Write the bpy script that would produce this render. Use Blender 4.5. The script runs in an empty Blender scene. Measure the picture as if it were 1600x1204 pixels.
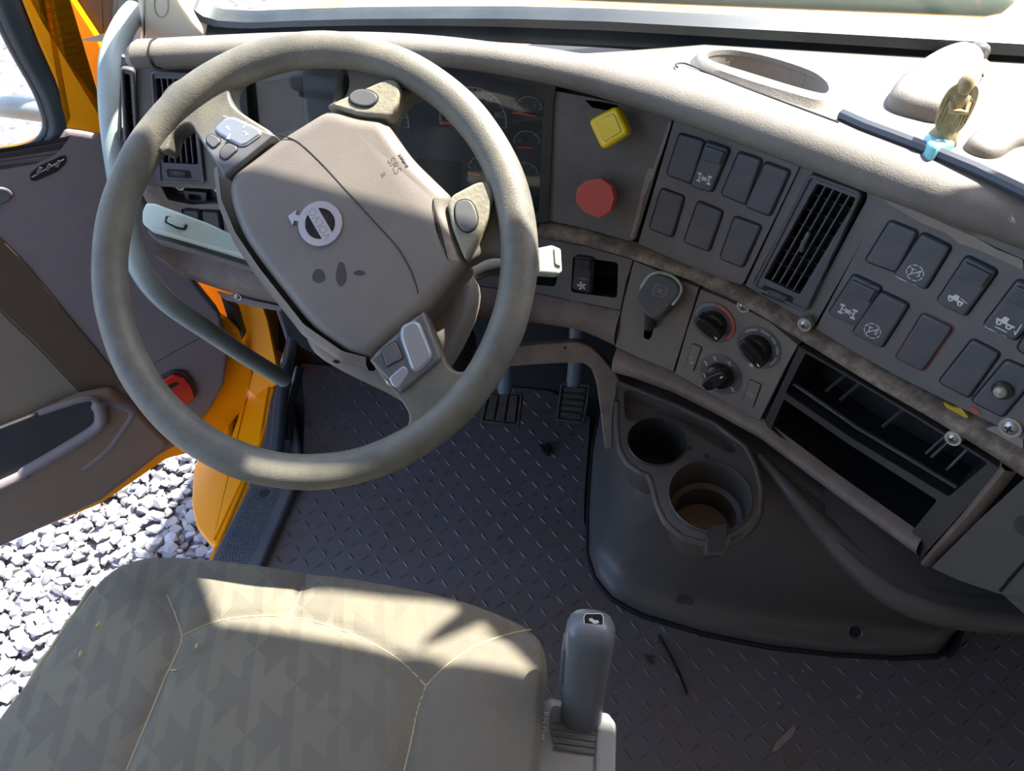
import bpy, bmesh, math, random
import numpy as np
from mathutils import Vector
from mathutils.geometry import tessellate_polygon
random.seed(4); RNG = np.random.default_rng(4)
SC = bpy.context.scene
# ------------------------------------------------------------------ camera
A = np.array
PITCH, YAW, ROLL, CH, FPX = 48.0, 10.0, -1.0, 1.2, 1164.0
t_, y_, r_ = math.radians(PITCH), math.radians(YAW), math.radians(ROLL)
CW = A([-math.sin(y_)*math.cos(t_), math.cos(y_)*math.cos(t_), -math.sin(t_)])
R0 = A([math.cos(y_), math.sin(y_), 0.0]); U0 = np.cross(R0, CW)
CR = R0*math.cos(r_) + U0*math.sin(r_); CU = U0*math.cos(r_) - R0*math.sin(r_)
CC = A([0.0, 0.0, CH])
def ray(x, y): return CW + CR*(x-800)/FPX + CU*(602-y)/FPX
def on_z(x, y, z):
    d = ray(x, y); return CC + d*((z-CH)/d[2])
def on_x(x, y, X):
    d = ray(x, y); return CC + d*(X/d[0])
def on_y(x, y, Y):
    d = ray(x, y); return CC + d*(Y/d[1])
cd = bpy.data.cameras.new('camera'); cam = bpy.data.objects.new('camera', cd)
SC.collection.objects.link(cam); SC.camera = cam
cd.sensor_fit = 'HORIZONTAL'; cd.sensor_width = 36.0; cd.lens = 36.0*FPX/1600.0
cd.clip_start = 0.02; cd.clip_end = 300
from mathutils import Matrix
cam.matrix_world = Matrix(((CR[0], CU[0], -CW[0], 0), (CR[1], CU[1], -CW[1], 0), (CR[2], CU[2], -CW[2], CH), (0, 0, 0, 1)))
# ------------------------------------------------------------------ sky, sun, exposure
SUN_EL, SUN_AZ = 58.0, 49.0      # azimuth measured from +Y (forward) towards +X (right)
SC.view_settings.view_transform = 'Standard'; SC.view_settings.look = 'None'
SC.view_settings.gamma = 1.0; SC.view_settings.exposure = 0.62
wd = bpy.data.worlds.new('sky'); SC.world = wd; wd.use_nodes = True
nt = wd.node_tree; nt.nodes.clear()
sk = nt.nodes.new('ShaderNodeTexSky'); sk.sky_type = 'NISHITA'; sk.sun_disc = False
sk.sun_elevation = math.radians(SUN_EL); sk.sun_rotation = math.radians(SUN_AZ); sk.dust_density = 1.5; sk.air_density = 0.8
bg = nt.nodes.new('ShaderNodeBackground'); bg.inputs[1].default_value = 0.52
ow = nt.nodes.new('ShaderNodeOutputWorld'); nt.links.new(sk.outputs[0], bg.inputs[0]); nt.links.new(bg.outputs[0], ow.inputs[0])
sl = bpy.data.lights.new('sun', 'SUN'); sl.energy = 14.0; sl.angle = 0.012; sl.color = (1.0, 0.96, 0.88)
so = bpy.data.objects.new('sun', sl); SC.collection.objects.link(so); so.location = (1, 3, 5)
_e, _a = math.radians(SUN_EL), math.radians(SUN_AZ)
SUNV = Vector((math.sin(_a)*math.cos(_e), math.cos(_a)*math.cos(_e), math.sin(_e)))
so.rotation_euler = SUNV.to_track_quat('Z', 'Y').to_euler()
# ------------------------------------------------------------------ materials
def C(r, g, b):
    f = lambda c: (c/255)/12.92 if c/255 <= 0.04045 else ((c/255+0.055)/1.055)**2.4
    return (f(r), f(g), f(b), 1)
def node(nt, t, **k):
    n = nt.nodes.new(t)
    for a, v in k.items(): setattr(n, a, v)
    return n
def mth(nt, op, a, b=None, c=None):
    n = nt.nodes.new('ShaderNodeMath'); n.operation = op
    for i, v in enumerate((a, b, c)):
        if v is None: continue
        if isinstance(v, (int, float)): n.inputs[i].default_value = v
        else: nt.links.new(v, n.inputs[i])
    return n.outputs[0]
def mat(name, col, rough=0.6, metal=0.0, grain=0.0, gscale=500, var=0.0, vscale=14, dust=None, damt=0.0, dscale=9, spec=0.5, coat=0.0):
    m = bpy.data.materials.new(name); m.use_nodes = True; nt = m.node_tree
    b = nt.nodes['Principled BSDF']
    b.inputs['Base Color'].default_value = C(*col); b.inputs['Roughness'].default_value = rough
    b.inputs['Metallic'].default_value = metal; b.inputs['Specular IOR Level'].default_value = spec
    b.inputs['Coat Weight'].default_value = coat
    tc = node(nt, 'ShaderNodeTexCoord'); out = None
    if var > 0:
        n = node(nt, 'ShaderNodeTexNoise'); n.inputs['Scale'].default_value = vscale; n.inputs['Detail'].default_value = 6; n.inputs['Roughness'].default_value = 0.65
        nt.links.new(tc.outputs['Object'], n.inputs['Vector'])
        h = node(nt, 'ShaderNodeHueSaturation'); h.inputs['Color'].default_value = C(*col)
        v = mth(nt, 'MULTIPLY_ADD', n.outputs[0], 2*var, 1-var); nt.links.new(v, h.inputs['Value']); out = h.outputs[0]
    if dust is not None:
        n = node(nt, 'ShaderNodeTexNoise'); n.inputs['Scale'].default_value = dscale; n.inputs['Detail'].default_value = 8; n.inputs['Roughness'].default_value = 0.7
        nt.links.new(tc.outputs['Object'], n.inputs['Vector'])
        r = node(nt, 'ShaderNodeValToRGB'); r.color_ramp.elements[0].position = 0.42; r.color_ramp.elements[1].position = 0.68
        nt.links.new(n.outputs[0], r.inputs[0])
        x = node(nt, 'ShaderNodeMix', data_type='RGBA')
        nt.links.new(mth(nt, 'MULTIPLY', r.outputs[0], damt), x.inputs[0])
        if out: nt.links.new(out, x.inputs[6])
        else: x.inputs[6].default_value = C(*col)
        x.inputs[7].default_value = C(*dust); out = x.outputs[2]
    if out: nt.links.new(out, b.inputs['Base Color'])
    if grain > 0:
        n = node(nt, 'ShaderNodeTexNoise'); n.inputs['Scale'].default_value = gscale; n.inputs['Detail'].default_value = 3
        nt.links.new(tc.outputs['Object'], n.inputs['Vector'])
        bp = node(nt, 'ShaderNodeBump'); bp.inputs['Strength'].default_value = grain; bp.inputs['Distance'].default_value = 0.001
        nt.links.new(n.outputs[0], bp.inputs['Height']); nt.links.new(bp.outputs[0], b.inputs['Normal'])
    return m
def glass(name, tint=(1, 1, 1), gloss=0.06, rough=0.02, dirt=0.0):
    m = bpy.data.materials.new(name); m.use_nodes = True; nt = m.node_tree; nt.nodes.clear()
    o = node(nt, 'ShaderNodeOutputMaterial'); t = node(nt, 'ShaderNodeBsdfTransparent'); t.inputs[0].default_value = (*tint, 1)
    g = node(nt, 'ShaderNodeBsdfGlossy'); g.inputs['Roughness'].default_value = rough
    mx = node(nt, 'ShaderNodeMixShader'); fr = node(nt, 'ShaderNodeLayerWeight'); fr.inputs[0].default_value = .5
    nt.links.new(mth(nt, 'MULTIPLY_ADD', mth(nt, 'POWER', fr.outputs[1], 5.0), 1-gloss, gloss), mx.inputs[0])
    nt.links.new(t.outputs[0], mx.inputs[1]); nt.links.new(g.outputs[0], mx.inputs[2]); last = mx.outputs[0]
    if dirt > 0:
        d = node(nt, 'ShaderNodeBsdfDiffuse'); d.inputs[0].default_value = C(200, 195, 180); m2 = node(nt, 'ShaderNodeMixShader'); m2.inputs[0].default_value = dirt
        nt.links.new(last, m2.inputs[1]); nt.links.new(d.outputs[0], m2.inputs[2]); last = m2.outputs[0]
    nt.links.new(last, o.inputs[0]); return m
M = dict(
 pad=mat('dash_pad_taupe', (112, 106, 98), .62, grain=.4, gscale=600, var=.06, dust=(158, 152, 140), damt=.35, dscale=7),
 face=mat('dash_face_grey', (102, 99, 98), .55, grain=.12, gscale=700, var=.06, dust=(132, 124, 114), damt=.4, dscale=18),
 face_low=mat('climate_panel_taupe', (114, 107, 101), .5, grain=.12, gscale=700, var=.06, dust=(140, 128, 115), damt=.35, dscale=16),
 brown=mat('lower_dash_brown', (112, 96, 88), .5, grain=.35, gscale=420, var=.08, dust=(158, 142, 122), damt=.4, dscale=24),
 worn=mat('worn_dirty_lip', (104, 90, 80), .6, grain=.4, gscale=250, var=.15, vscale=30, dust=(188, 172, 146), damt=.7, dscale=44),
 switch=mat('switch_dark_grey', (84, 84, 89), .42, grain=.08, gscale=900, var=.06, dust=(120, 112, 104), damt=.25, dscale=40),
 black=mat('black_plastic', (50, 50, 52), .42, grain=.15, gscale=500, var=.1, dust=(84, 76, 68), damt=.3, dscale=20),
 deep=mat('black_recess', (15, 16, 18), .7, var=.1),
 console=mat('console_black_plastic', (88, 84, 82), .42, grain=.15, gscale=500, var=.08, dust=(88, 78, 70), damt=.45, dscale=6),
 glove=mat('glovebox_dark_taupe', (84, 80, 74), .55, grain=.12, gscale=600, var=.06),
 cup=mat('cup_holder_plastic', (84, 80, 78), .38, grain=.08, gscale=600, var=.06, dust=(112, 98, 84), damt=.4, dscale=16),
 leather=mat('wheel_leather', (96, 93, 84), .5, grain=.4, gscale=600, var=.1, vscale=22, dust=(140, 134, 114), damt=.5, dscale=14),
 leather2=mat('worn_spoke_leather', (142, 136, 116), .55, grain=.6, gscale=260, var=.1, dust=(96, 88, 78), damt=.5, dscale=30),
 hub=mat('hub_pad_grey', (116, 108, 100), .42, grain=.3, gscale=900, var=.05, dust=(140, 132, 118), damt=.3, dscale=10),
 hubstain=mat('dark_grease_stain', (66, 58, 60), .45, grain=.5, gscale=400),
 btn=mat('button_block_grey', (94, 94, 96), .3, grain=.05, gscale=600, var=.06, dust=(130, 122, 112), damt=.3, dscale=30),
 silver=mat('silver_button', (176, 180, 182), .28, metal=.6, var=.06, vscale=60),
 emblem=mat('emblem_silver', (205, 203, 210), .28, metal=.75),
 chrome=mat('chrome', (210, 208, 200), .18, metal=1.0, var=.1, vscale=60),
 screw=mat('screw_steel', (196, 192, 188), .35, metal=.8, dust=(110, 80, 60), damt=.3, dscale=120),
 yellow_knob=mat('yellow_knob', (255, 222, 0), .3, coat=.3, spec=.5),
 red_knob=mat('red_knob', (205, 92, 84), .4, var=.04),
 yellow=mat('yellow_paint', (252, 158, 4), .42, var=.04, vscale=6, dust=(214, 140, 20), damt=.2, dscale=8, spec=.22),
 hood=mat('hood_yellow', (214, 150, 30), .4, dust=(168, 124, 104), damt=.9, dscale=1.6, coat=.3),
 door=mat('door_trim_mauve', (120, 109, 111), .6, grain=.35, gscale=380, var=.05, dust=(136, 124, 118), damt=.2, dscale=6),
 doorlow=mat('door_trim_brown', (122, 102, 86), .6, grain=.3, gscale=400, var=.08, dust=(132, 112, 96), damt=.3, dscale=5),
 wood=mat('dark_brown_insert', (86, 70, 54), .45, var=.25, vscale=30, grain=.3, gscale=90), sill=mat('sill_blue_grey', (82, 88, 98), .4, var=.06, dust=(120, 116, 110), damt=.25, dscale=12),
 cloth=mat('door_cloth_beige', (124, 112, 96), .85, grain=.5, gscale=900, var=.12, vscale=5),
 rail=mat('grab_rail_pale', (138, 152, 150), .35, grain=.1, gscale=200, var=.04, dust=(186, 190, 180), damt=.4, dscale=8),
 mint=mat('pale_mint_plastic', (186, 196, 176), .35, var=.05, grain=.08, gscale=400),
 cream=mat('cream_pillar_trim', (214, 208, 188), .6, grain=.2, gscale=500, var=.03),
 rubber=mat('windshield_rubber', (38, 46, 51), .4, var=.1, vscale=10, dust=(84, 88, 86), damt=.35, dscale=5),
 cable=mat('dark_hose', (68, 73, 82), .4, var=.08),
 steel=mat('painted_steel_arm', (88, 98, 108), .5, var=.1),
 pedal=mat('pedal_rubber', (58, 52, 48), .7, grain=.2, var=.12, vscale=60, dust=(110, 96, 82), damt=.4, dscale=50),
 ivory=mat('figurine_ivory', (172, 154, 112), .45, var=.3, vscale=130, dust=(96, 80, 56), damt=.5, dscale=160, grain=.3, gscale=120),
 blue=mat('light_blue_putty', (120, 190, 200), .5),
 pink=mat('pink_plastic', (214, 160, 140), .5),
 white=mat('printed_white', (222, 220, 212), .5),
 printgrey=mat('printed_grey', (158, 154, 148), .5),
 ink=mat('pressed_dark_letters', (84, 76, 66), .6),
 needle=mat('needle_red', (226, 74, 60), .5),
 redband=mat('dial_red', (206, 92, 60), .5), blueband=mat('dial_blue', (112, 134, 156), .5),
 redlens=mat('red_reflector', (196, 34, 28), .25, coat=.5),
 dial=mat('gauge_dial', (40, 44, 52), .5, var=.08, dust=(96, 98, 98), damt=.25, dscale=14),
 knob=mat('glossy_black_knob', (30, 29, 30), .2, dust=(84, 74, 64), damt=.25, dscale=50),
 gearbody=mat('gear_lever_grey', (108, 110, 112), .3, var=.05, grain=.05),
 gearhouse=mat('gear_console_grey', (148, 150, 146), .35, var=.04, grain=.08),
 interior=mat('cab_lining', (176, 170, 158), .8, var=.05),
 paint_y=mat('yellow_scuff', (192, 164, 50), .6), rust=mat('rusty_edge', (124, 82, 70), .7, var=.2, vscale=60), paint_r=mat('red_scuff', (186, 84, 62), .6),
 scuff=mat('grey_scuff', (146, 134, 124), .7, var=.2, vscale=80),
 leaf=mat('dry_leaf', (186, 168, 112), .7), wiper=mat('pale_green_bar', (132, 148, 128), .35, var=.1),
 glass=glass('windshield_glass', gloss=.035), lens=glass('cluster_lens', (.9, .93, .95), gloss=.03, rough=.03, dirt=.02),
 clear=glass('clear_plastic', (.93, .93, .93), gloss=.1, dirt=.12), thread=mat('pale_thread', (176, 164, 128), .8),
 hide=mat('orange_stain', (170, 128, 84), .5, grain=.5, gscale=400),
)
# ------------------------------------------------------------------ geometry kit
class G:
    def __init__(s): s.v = []; s.f = []
    def add(s, vs, fs):
        o = len(s.v); s.v += [tuple(map(float, p)) for p in vs]; s.f += [tuple(i+o for i in f) for f in fs]
def link(o): SC.collection.objects.link(o); return o
def tag(o, label=None, cat=None, group=None, kind=None):
    for k, v in (('label', label), ('category', cat), ('group', group), ('kind', kind)):
        if v: o[k] = v
    return o
def obj(name, g, m, parent=None, sharp=35, label=None, cat=None, group=None, kind=None, base=None):
    V = np.array(g.v)
    if parent is not None: org = A(parent['_o'])
    elif base is not None: org = A(base)
    else: org = A([*((V.min(0)+V.max(0))/2)[:2], V[:, 2].min()])
    me = bpy.data.meshes.new(name); me.from_pydata((V-org).tolist(), [], g.f); me.update()
    if len(g.f) < 30000:
        bm = bmesh.new(); bm.from_mesh(me); bmesh.ops.recalc_face_normals(bm, faces=bm.faces); bm.to_mesh(me); bm.free()
    if sharp: me.shade_smooth(); me.set_sharp_from_angle(angle=math.radians(sharp))
    me.materials.append(m)
    o = link(bpy.data.objects.new(name, me)); o['_o'] = org.tolist()
    if parent is not None: o.parent = parent
    else: o.location = org
    return tag(o, label, cat, group, kind)
def thing(name, label, cat, loc, group=None):
    o = link(bpy.data.objects.new(name, None)); o.location = loc; o.empty_display_size = .02; o['_o'] = [float(c) for c in loc]
    return tag(o, label, cat, group)
def nz(v): v = A(v, float); return v/np.linalg.norm(v)
class Fr:
    def __init__(s, O, N, up=(0, 0, 1), U=None):
        s.O = A(O, float); s.N = nz(N)
        if U is not None: U = A(U, float); s.U = nz(U-s.N*(U@s.N)); s.V = np.cross(s.N, s.U)
        else:
            up = A(up, float)
            if abs(up@s.N) > .999: up = A([0., 1., 0.])
            s.V = nz(up-s.N*(up@s.N)); s.U = np.cross(s.V, s.N)
    def P(s, u, v, w=0): return s.O+s.U*u+s.V*v+s.N*w
    def uv(s, x, y, w=0):
        d = ray(x, y); O = s.O+s.N*w; p = CC+d*(((O-CC)@s.N)/(d@s.N)); q = p-s.O; return (float(q@s.U), float(q@s.V))
    def uvs(s, pts, w=0): return [s.uv(x, y, w) for x, y in pts]
    def sub(s, u, v, w=0, rot=0):
        c, n = math.cos(rot), math.sin(rot); return Fr(s.P(u, v, w), s.N, U=s.U*c+s.V*n)
def area(p): p = A(p); return 0.5*np.sum(p[:, 0]*np.roll(p[:, 1], -1)-np.roll(p[:, 0], -1)*p[:, 1])
def ccw(p): return list(p) if area(p) > 0 else list(p)[::-1]
def rpoly(p, r, n=4):
    p = A(p, float); k = len(p); out = []
    rr = r if hasattr(r, '__len__') else [r]*k
    for i in range(k):
        a, b, c = p[i-1], p[i], p[(i+1) % k]; la, lc = np.linalg.norm(a-b), np.linalg.norm(c-b)
        t = min(rr[i], .48*la, .48*lc)
        if t < 1e-6: out.append(b); continue
        s, e = b+(a-b)*t/la, b+(c-b)*t/lc
        for j in range(n+1):
            q = j/n; out.append((1-q)**2*s+2*q*(1-q)*b+q*q*e)
    return [tuple(q) for q in out]
def cat(p, n=6, closed=True):
    p = A(p, float); k = len(p); out = []
    rng = range(k if closed else k-1)
    for i in rng:
        g = (lambda j: p[j % k]) if closed else (lambda j: p[min(max(j, 0), k-1)])
        a, b, c, d = g(i-1), g(i), g(i+1), g(i+2)
        for j in range(n):
            t = j/n; out.append(.5*((2*b)+(c-a)*t+(2*a-5*b+4*c-d)*t*t+(-a+3*b-3*c+d)*t**3))
    if not closed: out.append(p[-1])
    return [tuple(q) for q in out]
def off(p, d):
    p = A(p, float); e = np.roll(p, -1, 0)-p; L = np.linalg.norm(e, axis=1); L[L < 1e-9] = 1e-9; e = e/L[:, None]
    n = np.stack([-e[:, 1], e[:, 0]], 1); m = n+np.roll(n, 1, 0); q = np.sum(m*m, 1); q[q < .6] = .6
    o = p+m*(2/q)[:, None]*d
    if d > 0:       # collapse corners that would turn inside out
        for _ in range(12):
            f = np.roll(o, -1, 0)-o; bad = np.where(np.sum(f*e, 1) < 0)[0]
            if not len(bad): break
            for i in bad: j = (i+1) % len(o); c = (o[i]+o[j])/2; o[i] = c; o[j] = c
    return [tuple(x) for x in o]
def dens(p, h):
    p = [A(q, float) for q in p]; out = []
    for i in range(len(p)):
        a, b = p[i], p[(i+1) % len(p)]; n = max(1, int(np.linalg.norm(b-a)/h))
        for j in range(n): out.append(tuple(a+(b-a)*j/n))
    return out
def prism(g, fr, poly, w0, w1, bev=0, steps=3, holes=None, bottom=False, dome=0):
    poly = ccw(poly)
    if holes:
        loops = [poly]+[ccw(h)[::-1] for h in holes]; allp = [p for l in loops for p in l]
        tr = tessellate_polygon([[Vector((p[0], p[1], 0)) for p in l] for l in loops])
        vs = [fr.P(*p, w1) for p in allp]+[fr.P(*p, w0) for p in allp]; n = len(allp); fs = []
        for a, b, c in tr:
            pa, pb, pc = A(allp[a]), A(allp[b]), A(allp[c])
            s = (pb-pa)[0]*(pc-pa)[1]-(pb-pa)[1]*(pc-pa)[0]
            fs.append((a, b, c) if s > 0 else (a, c, b))
            if bottom: fs.append((a+n, c+n, b+n) if s > 0 else (a+n, b+n, c+n))
        o = 0
        for l in loops:
            k = len(l)
            for i in range(k): j = (i+1) % k; fs.append((o+n+i, o+n+j, o+j, o+i))
            o += k
        g.add(vs, fs); return
    rings = [[fr.P(*p, w0) for p in poly]]
    if bev > 0:
        rings.append([fr.P(*p, w1-bev) for p in poly])
        for k in range(1, steps+1):
            a = k/steps*math.pi/2; q = off(poly, bev*(1-math.cos(a))); rings.append([fr.P(*p, w1-bev+bev*math.sin(a)) for p in q])
        last = off(poly, bev)
    else: rings.append([fr.P(*p, w1) for p in poly]); last = poly
    if dome:
        c = A(last).mean(0)
        for s in (.85, .6, .3):
            rings.append([fr.P(*(c+(A(p)-c)*s), w1+dome*(1-s*s)) for p in last])
    if bev > 0 and not dome: rings.append([fr.P(*p, w1) for p in off(poly, bev*1.12)])
    n = len(poly); vs = [v for r in rings for v in r]; fs = []
    for r in range(len(rings)-1):
        for i in range(n): j = (i+1) % n; fs.append((r*n+i, r*n+j, (r+1)*n+j, (r+1)*n+i))
    fs.append(tuple((len(rings)-1)*n+i for i in range(n)))
    if bottom: fs.append(tuple(reversed(range(n))))
    g.add(vs, fs)
def well(g, fr, poly, w1, depth, taper=0):
    poly = ccw(poly); n = len(poly); q = off(poly, taper) if taper else poly
    vs = [fr.P(*p, w1) for p in poly]+[fr.P(*p, w1-depth) for p in q]
    fs = [(i, (i+1) % n, n+(i+1) % n, n+i) for i in range(n)]+[tuple(n+i for i in range(n))]
    g.add(vs, fs)
def circ(cx, cy, r, n=32, ry=None, a0=0): return [(cx+r*math.cos(a0+2*math.pi*i/n), cy+(ry or r)*math.sin(a0+2*math.pi*i/n)) for i in range(n)]
def lathe(g, fr, prof, seg=32, cu=0, cv=0):
    vs = [fr.P(cu+r*math.cos(2*math.pi*i/seg), cv+r*math.sin(2*math.pi*i/seg), w) for r, w in prof for i in range(seg)]; fs = []
    for k in range(len(prof)-1):
        for i in range(seg): j = (i+1) % seg; fs.append((k*seg+i, k*seg+j, (k+1)*seg+j, (k+1)*seg+i))
    if prof[-1][0] > 1e-6: fs.append(tuple((len(prof)-1)*seg+i for i in range(seg)))
    g.add(vs, fs)
def tube(g, pts, r, seg=12, closed=False, caps=True, flat=1.0, upv=(0, 0, 1)):
    P = [A(p, float) for p in pts]; n = len(P); R = r if hasattr(r, '__len__') else [r]*n; vs = []; prev = None
    for i in range(n):
        if closed: t = nz(P[(i+1) % n]-P[i-1])
        else: t = nz(P[min(i+1, n-1)]-P[max(i-1, 0)])
        if prev is None:
            a = A(upv, float); a = a if abs(a@t) < .95 else A([1., 0, 0]); s = nz(np.cross(t, a))
        else: s = nz(prev-t*(prev@t))
        prev = s; b = np.cross(t, s)
        vs += [P[i]+R[i]*(s*math.cos(2*math.pi*k/seg)+b*flat*math.sin(2*math.pi*k/seg)) for k in range(seg)]
    fs = []
    for i in range(n if closed else n-1):
        j = (i+1) % n
        for k in range(seg): l = (k+1) % seg; fs.append((i*seg+k, j*seg+k, j*seg+l, i*seg+l)[::-1])
    if not closed and caps: fs += [tuple(range(seg)), tuple(reversed([(n-1)*seg+k for k in range(seg)]))]
    g.add(vs, fs)
def loft(g, rows, closed=False, flip=False):
    n = len(rows[0]); vs = [p for r in rows for p in r]; fs = []
    for r in range(len(rows)-1):
        for i in range(n if closed else n-1):
            j = (i+1) % n; f = (r*n+i, r*n+j, (r+1)*n+j, (r+1)*n+i); fs.append(f[::-1] if flip else f)
    g.add(vs, fs)
def resamp(p, n):
    p = A(p, float); d = np.r_[0, np.cumsum(np.linalg.norm(np.diff(p, axis=0), axis=1))]; t = np.linspace(0, d[-1], n)
    return np.stack([np.interp(t, d, p[:, k]) for k in range(p.shape[1])], 1)
def box(g, fr, u0, u1, v0, v1, w0, w1, bev=0): prism(g, fr, [(u0, v0), (u1, v0), (u1, v1), (u0, v1)], w0, w1, bev, 2, bottom=True)
def text(name, s, fr, size, w, m, parent, depth=.0002, ax='CENTER', squash=1.0):
    cu = bpy.data.curves.new('t', 'FONT'); cu.body = s; cu.size = size; cu.align_x = ax; cu.align_y = 'CENTER'; cu.extrude = depth; cu.resolution_u = 3
    to = bpy.data.objects.new('t', cu); me = bpy.data.meshes.new_from_object(to); bpy.data.objects.remove(to)
    g = G(); g.add([fr.P(v.co.x*squash, v.co.y, w+v.co.z) for v in me.vertices], [tuple(p.vertices) for p in me.polygons])
    bpy.data.meshes.remove(me); return obj(name, g, m, parent, sharp=20)
# ------------------------------------------------------------------ dashboard surface: y = Y(x, z), rows traced at known heights
def row(pts, z, deg, extra=()):
    q = A([on_z(x, y, z)[:2] for x, y in pts]+[A(e) for e in extra]); return np.polyfit(q[:, 0], q[:, 1], deg)
XL, XR = -.66, .46
def ev(c, x):
    xc = min(max(x, XL), XR); d = np.polyval(np.polyder(c), xc); return float(np.polyval(c, xc)+d*(x-xc))
cT = row([(225,105),(330,100),(640,95),(860,120),(1050,180),(1250,245),(1400,305),(1600,400)], .79, 4)
cB = row([(250,290),(845,345),(1000,385),(1175,450),(1260,500),(1400,590),(1600,700)], .62, 4, [(-.4, .825), (-.25, .825)])
cL = row([(960,545),(1060,580),(1200,658),(1440,835)], .46, 3, [(-.1, .79), (-.25, .80), (-.4, .80), (-.6, .79)])
cC = row([(230,65),(400,55),(620,58),(860,90),(1060,140),(1300,230),(1600,330)], .84, 4)
ZT, ZB, ZL = .79, .62, .46
def Yf(x, z):
    a, b, l = ev(cT, x), ev(cB, x), ev(cL, x)
    return b+(a-b)*(z-ZB)/(ZT-ZB) if z > ZB else l+(b-l)*(z-ZL)/(ZB-ZL)
def Ff(p): return p[1]-Yf(p[0], p[2])
YW = .955
def Ff_top(p):
    yc = ev(cC, p[0])+.03; t = min(max((p[1]-yc)/(YW-yc), 0), 1); return .845-.05*t-p[2]
class Surf:
    def __init__(s, F): s.F = F
    def pt(s, x, y, w=0, t0=.35, t1=1.6):
        d = ray(x, y); a = t0; fa = s.F(CC+d*a); st = .03
        while a < t1:
            b = a+st; fb = s.F(CC+d*b)
            if fa*fb <= 0:
                for _ in range(30):
                    m_ = (a+b)/2; fm = s.F(CC+d*m_)
                    if fa*fm <= 0: b = m_
                    else: a, fa = m_, fm
                break
            a, fa = b, fb
        p = CC+d*((a+b)/2); return p+s.nrm(p)*w if w else p
    def nrm(s, p):
        e = .004; g = A([s.F(p+A(v)*e)-s.F(p-A(v)*e) for v in ((1,0,0),(0,1,0),(0,0,1))]); n = nz(g); return n if n@(CC-p) > 0 else -n
    def fr(s, x, y, w=0, **k): p = s.pt(x, y); n = s.nrm(p); return Fr(p+n*w, n, **k)
SD, ST = Surf(Ff), Surf(Ff_top)
def surf_plate(g, S, outer, holes=(), w0=-.006, w1=0.0, h=30, r=0, hr=5):
    """panel traced on a curved surface, given thickness along its normal"""
    outer = rpoly(outer, r) if r else outer
    loops = [ccw(dens(outer, h))]+[ccw(dens(rpoly(q, hr), h))[::-1] for q in holes]; allp = [p for l in loops for p in l]
    tr = tessellate_polygon([[Vector((p[0], p[1], 0)) for p in l] for l in loops])
    bm = bmesh.new(); bv = [bm.verts.new((p[0], p[1], 0)) for p in allp]
    for t in tr:
        try: bm.faces.new([bv[i] for i in t])
        except ValueError: pass
    for _ in range(6):      # refine so that the plate follows the curve of the dashboard
        L = [e for e in bm.edges if e.calc_length() > 34]
        if not L: break
        bmesh.ops.subdivide_edges(bm, edges=L, cuts=1); bmesh.ops.triangulate(bm, faces=[f for f in bm.faces if len(f.verts) > 3])
    bm.verts.index_update(); px = [tuple(v.co[:2]) for v in bm.verts]; base = [S.pt(*p) for p in px]; N = [S.nrm(p) for p in base]; n = len(px)
    vs = [b+m_*w1 for b, m_ in zip(base, N)]+[b+m_*w0 for b, m_ in zip(base, N)]
    fs = [tuple(v.index for v in f.verts) for f in bm.faces]+[(e.verts[0].index, e.verts[1].index, e.verts[1].index+n, e.verts[0].index+n) for e in bm.edges if len(e.link_faces) == 1]
    bm.free(); g.add(vs, fs)
def well_px(g, S, poly, w1, depth, r=5):
    poly = ccw(rpoly(poly, r)); P = [S.pt(*p) for p in poly]; c = sum(P)/len(P); nn = S.nrm(c); n = len(P)
    vs = [p+nn*w1 for p in P]+[c+((p-c)-nn*((p-c)@nn))*.97-nn*depth for p in P]
    g.add(vs, [(i, n+i, n+(i+1) % n, (i+1) % n) for i in range(n)]+[tuple(n+i for i in range(n))])
def strip(g, S, up, lo, ws, n=60):
    """moulded strip between two traced edges; ws = heights across it"""
    a, b = resamp(up, n), resamp(lo, n); rows = []
    k = len(ws)
    base = [[S.pt(*(a[i]+(b[i]-a[i])*j/(k-1))) for i in range(n)] for j in range(k)]
    for j in range(k): rows.append([p+S.nrm(p)*ws[j] for p in base[j]])
    loft(g, rows, flip=True)
# ================================================================== SETTING
def S_(name, g, m, sharp=35, parent=None): return obj(name, g, m, parent, sharp, kind=None if parent else 'structure')
# ground of white gravel
GZ = -1.05
def gravel_mat():
    m = bpy.data.materials.new('white_gravel_ground'); m.use_nodes = True; nt = m.node_tree; b = nt.nodes['Principled BSDF']
    tc = node(nt, 'ShaderNodeTexCoord'); v = node(nt, 'ShaderNodeTexVoronoi'); v.inputs['Scale'].default_value = 22
    nt.links.new(tc.outputs['Object'], v.inputs['Vector'])
    r = node(nt, 'ShaderNodeValToRGB'); r.color_ramp.elements[0].color = C(84, 82, 84); r.color_ramp.elements[1].color = C(138, 136, 139)
    sp = node(nt, 'ShaderNodeSeparateColor'); nt.links.new(v.outputs['Color'], sp.inputs[0]); nt.links.new(sp.outputs[0], r.inputs[0])
    nt.links.new(r.outputs[0], b.inputs['Base Color']); b.inputs['Roughness'].default_value = .85
    bp = node(nt, 'ShaderNodeBump'); bp.invert = True; bp.inputs['Strength'].default_value = .9; bp.inputs['Distance'].default_value = .02
    nt.links.new(v.outputs['Distance'], bp.inputs['Height']); nt.links.new(bp.outputs[0], b.inputs['Normal']); return m
g = G(); g.add([(-30, -12, GZ-.03), (30, -12, GZ-.03), (30, 40, GZ-.03), (-30, 40, GZ-.03)], [(0, 1, 2, 3)])
S_('ground', g, gravel_mat())
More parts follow.
